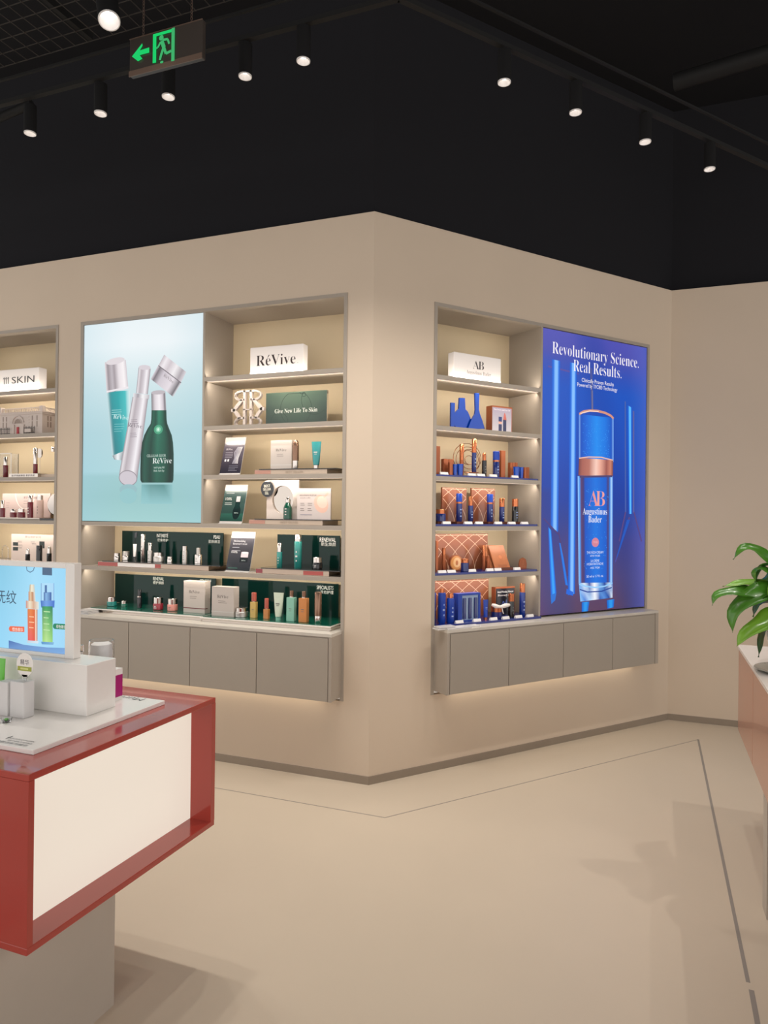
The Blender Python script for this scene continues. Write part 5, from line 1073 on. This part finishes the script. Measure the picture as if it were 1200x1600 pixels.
# green serum
q.grad((-0.3764, 1.3083), (-0.3200, 1.3108), (-0.3191, 1.2502), (-0.3755, 1.2471), [(0, (60, 110, 180)), (.06, (170, 216, 244)), (.4, (176, 222, 248)), (.94, (170, 214, 244)), (1, (90, 130, 200))]); q.grad((-0.3635, 1.2794), (-0.3305, 1.2810), (-0.3301, 1.2538), (-0.3631, 1.2520), [(0, (40, 80, 150)), (.3, (130, 180, 226)), (1, (50, 90, 160))]); q.grad((-0.3597, 1.3027), (-0.3501, 1.3032), (-0.3497, 1.2780), (-0.3593, 1.2775), [(0, (80, 120, 170)), (1, (60, 100, 160))])
q.grad((-0.3769, 1.2513), (-0.3164, 1.2545), (-0.3175, 1.2315), (-0.3738, 1.2282), [(0, (60, 110, 190)), (.4, (110, 160, 226)), (1, (60, 110, 200))])
q.grad((-0.3697, 1.2327), (-0.3243, 1.2353), (-0.3225, 1.1182), (-0.3665, 1.1149), [(0, (20, 130, 80)), (.4, (50, 160, 96)), (1, (20, 120, 90))], [(0, (160, 214, 120)), (.4, (190, 232, 150)), (1, (150, 210, 120))]); q.lines((-0.3625, 1.2162)[0], (-0.3323, 1.2181)[0], (-0.3625, 1.2162)[1], 4, .02, .003, (190, 230, 170)); q.grad((-0.3720, 1.1166), (-0.3171, 1.1186), (-0.3197, 1.1100), (-0.3691, 1.1084), [(0, (90, 150, 200)), (1, (130, 180, 220))])
q.poly([(-0.3703, 1.3613), (-0.3290, 1.3607), (-0.3286, 1.3356), (-0.3699, 1.3360)], (70, 98, 128)); q.path([(-0.4403, 1.3629), (-0.4373, 1.3481), (-0.4231, 1.3423), (-0.4091, 1.3492), (-0.4037, 1.3643)], .003, (90, 120, 150))
for A_, B_, c_, tx in (((-0.5056, 1.1496), (-0.4455, 1.1516), (236, 104, 70), '橙色精华'), ((-0.3124, 1.1712), (-0.2625, 1.1725), (20, 130, 96), '绿色精华')):
    q.line(A_, B_, .018, c_); q.ell(A_[0], A_[1], .009, .009, c_); q.text(tx, (A_[0]+B_[0])/2, A_[1]-.005, .009, (250, 240, 230), width=abs(B_[0]-A_[0])*.8)
q.build('screen_film', t, BACKLIT, (0, .009, 0))
# jar behind, small bottle, magenta box
s, dia, zt = -0.2760, 0.0842, 1.1016
t = thing('jar', 'clear cased white cream jar behind the white block', 'jar', 'W', s, -1.80, TZ1); r_ = dia/2; h = zt-TZ1
part('case', MB().lathe([(r_, h*.45), (r_, h*.98), (r_*.95, h), (r_*.88, h), (r_*.93, h*.97), (r_*.93, h*.45)], 28), CLEAR, t, True)
part('lid', MB().lathe([(r_*.90, h*.68), (r_*.90, h*.80), (r_*.84, h*.82), (r_*.84, h*.90), (r_*.8, h*.93)], 28), WHITE, t, True)
part('body', MB().lathe([(r_*.86, 0), (r_*.92, .004), (r_*.92, h*.66)], 28), WHITE, t, True); part('label_print', wrap_print(r_*.925, h*.52, h*.66, -2.3, -.9, rows=1, ratio=.8), BRNZT, t)
bottle('W', 'slim clear bottle between the screen and the cream jar', *[v for v in (-0.3290, 0.0161, 1.0867)], TZ1, -1.84, WHITE, CLEAR, .12, 1.3)
a = (-0.1549, -1.8831); b = (-0.1668, -1.8189)
t = thing('carton', 'small white carton with magenta side beside the white block', 'box', 'W', b[0]-.0, a[1], TZ1)
part('body', MB().box(-.06, 0, 0, b[1]-a[1], 0, .105), WHITE, t); part('magenta_print', MB().box(0, .0006, .0, b[1]-a[1], .012, .085), MAGENTA, t)
# clear holder with round tag
s, w, zt = -0.3310, 0.1110, 1.0244
t = thing('acrylic_holder', 'clear acrylic holder with a round tag standing before the white block', 'holder', 'W', s, -2.10, TZ1)
h = zt-TZ1
part('block', MB().box(-w/2, -w*.1, -.02, .02, 0, h*.95).box(-w*.02, w/2, -.02, .02, 0, h).box(-w*.1, -w*.02, -.012, .012, 0, h*.6), FROST, t, bevel=.003)
cx, cw, cz = -0.2945, 0.0666, 1.1064; rr = cw/2; cx -= s
part('tag', MB().prism(arc(cx, cz-TZ1-rr, rr, rr*1.1, 0, 348, 29), -.001, .001), WHITEA, t); part('stem', MB().quadbox([(cx-.006, -.001, h), (cx+.006, -.001, h), (cx+.006, .001, h), (cx-.006, .001, h), (cx-.012, -.001, cz-TZ1-rr*1.9), (cx+.012, -.001, cz-TZ1-rr*1.9), (cx+.012, .001, cz-TZ1-rr*1.9), (cx-.012, .001, cz-TZ1-rr*1.9)]), CLEAR, t)
q = Print(0, 0); q.text('精华', cx, cz-TZ1-rr*.95, rr*.38, (110, 104, 110)); q.rect(cx-rr*.85, cz-TZ1-rr*1.55, cx+rr*.85, cz-TZ1-rr*1.15, (156, 164, 60)); q.lines(cx-rr*.5, cx+rr*.5, cz-TZ1-rr*1.35, 1, .1, rr*.16, (206, 210, 130)); q.build('tag_print', t, INK, (0, -.0016, 0))
s, w, zt = -0.4288, 0.0630, 1.0796
t = tube('W', 'green and white tube at the left picture edge on the counter', s, w, zt, TZ1, -2.08, GRNPR, WHITE, .2)
t = thing('sample_dish', 'tiny clear dish with green drop before the acrylic holder', 'dish', 'W', (-0.2994, -2.1598)[0], (-0.2994, -2.1598)[1], TZ1)
part('dish', MB().lathe([(.012, 0), (.016, .012), (.014, .012), (.010, .003)], 16), CLEAR, t, True); part('drop', MB().lathe([(.004, .004), (.008, .008), (.003, .011)], 10), GRNPR, t, True)

# ================================================================== RIGHT COUNTER AND PLANT
TX = 1.918; TY = .278
t = thing('side_counter', 'copper sided counter with pale stone top cut off by the right edge', 'counter', 'W', 2.5, -.3, 0)
def b2(x0, x1, y0, y1, z0, z1): return (x0-2.5, x1-2.5, y0+.3, y1+.3, z0, z1)
part('top', MB().box(*b2(TX-.006, 3.1, -2.0, TY, .885, .9)), STONE, t, bevel=.001)
ys = [TY-.003, (1.9208, -0.2768)[1], (1.9208, -0.2768)[1]-.8, -2.0]
for a, b in zip(ys, ys[1:]): part('side_panel', MB().box(*b2(TX, TX+.02, b+.003, a-.003, .47, .884)), COPPERT, t)
part('body', MB().box(*b2(TX+.02, 3.08, -1.98, TY-.004, .47, .884)), COPPERT, t)
part('leg', MB().box(*b2(1.925, 2.9, -.66, -.56, 0, .469)), PEDEST, t)
part('leg', MB().box(*b2(1.925, 2.9, -1.9, -1.8, 0, .469)), PEDEST, t)
# plant
pa = (1.9121, -0.3493)
PX, PY = pa[0]+.16, pa[1]
t = thing('potted_plant', 'leafy green peace lily whose arching leaves hang over the stone counter', 'plant', 'W', PX, PY, .9)
part('saucer', MB().lathe([(.12, 0), (.16, .012), (.155, .014), (.11, .006)], 32), mat('grey_glazed_saucer', (130, 136, 130), .15, coat=.5), t, True)
part('pot', MB().lathe([(.08, .006), (.115, .15), (.118, .17), (.108, .17), (.1, .14), (.01, .14)], 32), WHITE, t, True)
part('soil', MB().lathe([(.103, .141), (.09, .15), (.02, .155)], 20), mat('potting_soil', (52, 38, 28), .95, noise=.3, nscale=60), t, True)
def bez(pts, n):
    P = [Vector(p) for p in pts]; out = []
    for i in range(n+1):
        u = i/n*(len(P)-1); k = min(int(u), len(P)-2); f = u-k; p0 = P[max(k-1, 0)]; p1 = P[k]; p2 = P[k+1]; p3 = P[min(k+2, len(P)-1)]
        out.append(.5*((2*p1)+(-p0+p2)*f+(2*p0-5*p1+4*p2-p3)*f*f+(-p0+3*p1-3*p2+p3)*f*f*f))
    return out
def leaf(pts, width, m, roll=0, wave=.004):
    """pts: world points, the first two are stem; blade runs from the second to the last"""
    L = [Vector(p)-Vector((PX, PY, .9)) for p in pts]; base = Vector((random.uniform(-.03, .03), random.uniform(-.03, .03), .15))
    stem = bez([base, (base+L[0])/2+Vector((0, 0, .05)), L[0]], 8); part('stem', MB().tube(stem, .003, 6), STEM, t, True)
    n = 16; C = bez(L, n); mb = MB(); prev = None; width *= 1.2; prof = lambda v: (math.sin(math.pi*min(1, v*1.0)**.75)**.9)*(1-.25*v) if 0 < v < 1 else .02
    for i, c in enumerate(C):
        v = i/n; tg_ = (C[min(i+1, n)]-C[max(i-1, 0)]).normalized(); side = tg_.cross(Vector((0, 0, 1)))
        side = side.normalized() if side.length > .3 else (prev or Vector((1, 0, 0)))
        if prev and side.dot(prev) < 0: side = -side
        if prev: side = (side*.5+prev*.5).normalized()
        prev = side.copy(); nor = side.cross(tg_).normalized()
        cr, sr = math.cos(roll), math.sin(roll); side, nor = side*cr+nor*sr, nor*cr-side*sr
        hw_ = width/2*prof(v)
        for k, kk in enumerate((-1, -.5, 0, .5, 1)):
            mb.v.append(tuple(c+side*hw_*kk+nor*(hw_*.28*abs(kk)**1.3+wave*math.sin(v*16+kk*2)*abs(kk))))
    for i in range(n):
        for k in range(4): a = i*5+k; mb.f.append((a, a+1, a+6, a+5))
    o = part('leaf', mb, m, t, True); sd_ = o.modifiers.new('thick', 'SOLIDIFY'); sd_.thickness = .0008; return o
D_ = -PY
def W3(pt, dd): return (pt[0], -(D_+dd), pt[1])
import itertools
LV = [
 ([(2.0572, 1.2314), (1.9833, 1.3386), (1.9210, 1.4061), (1.8658, 1.4158), (1.8283, 1.3668)], .075, LEAF, .5, .0),
 ([(2.0692, 1.2320), (1.9837, 1.2970), (1.9316, 1.3339), (1.9044, 1.3133), (1.9122, 1.2717)], .05, LEAF, .3, .05),
 ([(2.0813, 1.2189), (1.9964, 1.2422), (1.9098, 1.2632), (1.8470, 1.2603), (1.7910, 1.2464)], .06, LEAFL, .5, -.03),
 ([(2.0814, 1.2052), (1.9719, 1.2355), (1.8928, 1.2036), (1.8303, 1.1354), (1.8259, 1.0560)], .10, LEAF, .7, .03),
 ([(2.0090, 1.2013), (1.9101, 1.2212), (1.8422, 1.2291), (1.7657, 1.2083), (1.7480, 1.1646)], .065, LEAF, .6, .0),
 ([(2.0697, 1.1771), (1.9850, 1.1446), (1.9360, 1.1054), (1.8690, 1.0534), (1.8391, 1.0034)], .085, LEAFL, .8, .06),
 ([(2.0813, 1.2189), (2.0092, 1.1737), (1.9607, 1.1154), (1.9342, 1.0300), (1.9224, 0.9622)], .075, LEAFD, .3, .05),
 ([(2.0813, 1.2189), (2.0211, 1.2020), (1.9601, 1.1848), (1.9232, 1.1549), (1.9135, 1.1208)], .06, LEAFD, .2, -.05),
 ([(2.0928, 1.2742), (2.0322, 1.3266), (1.9838, 1.2832), (1.9471, 1.2537), (1.9227, 1.2051)], .07, LEAFD, .4, -.08)]
for L, wd_, m_, rl, dd in LV: leaf([W3(a, dd) for a in L], wd_, m_, rl)
for i in range(16):
    a = i/16*2*math.pi+.2; rr = random.uniform(.2, .36); hz = random.uniform(.28, .55); cx, cy = math.cos(a), math.sin(a)
    if cx < -.25: rr *= .55
    leaf([(PX+cx*rr*.3, PY+cy*rr*.3, .9+hz*.8), (PX+cx*rr*.6, PY+cy*rr*.6, .9+hz), (PX+cx*rr*.85, PY+cy*rr*.85, .9+hz*.95), (PX+cx*rr*1.05, PY+cy*rr*1.05, .9+hz*.72)], random.uniform(.06, .1), random.choice((LEAF, LEAFD, LEAFL)), random.uniform(-.4, .4))
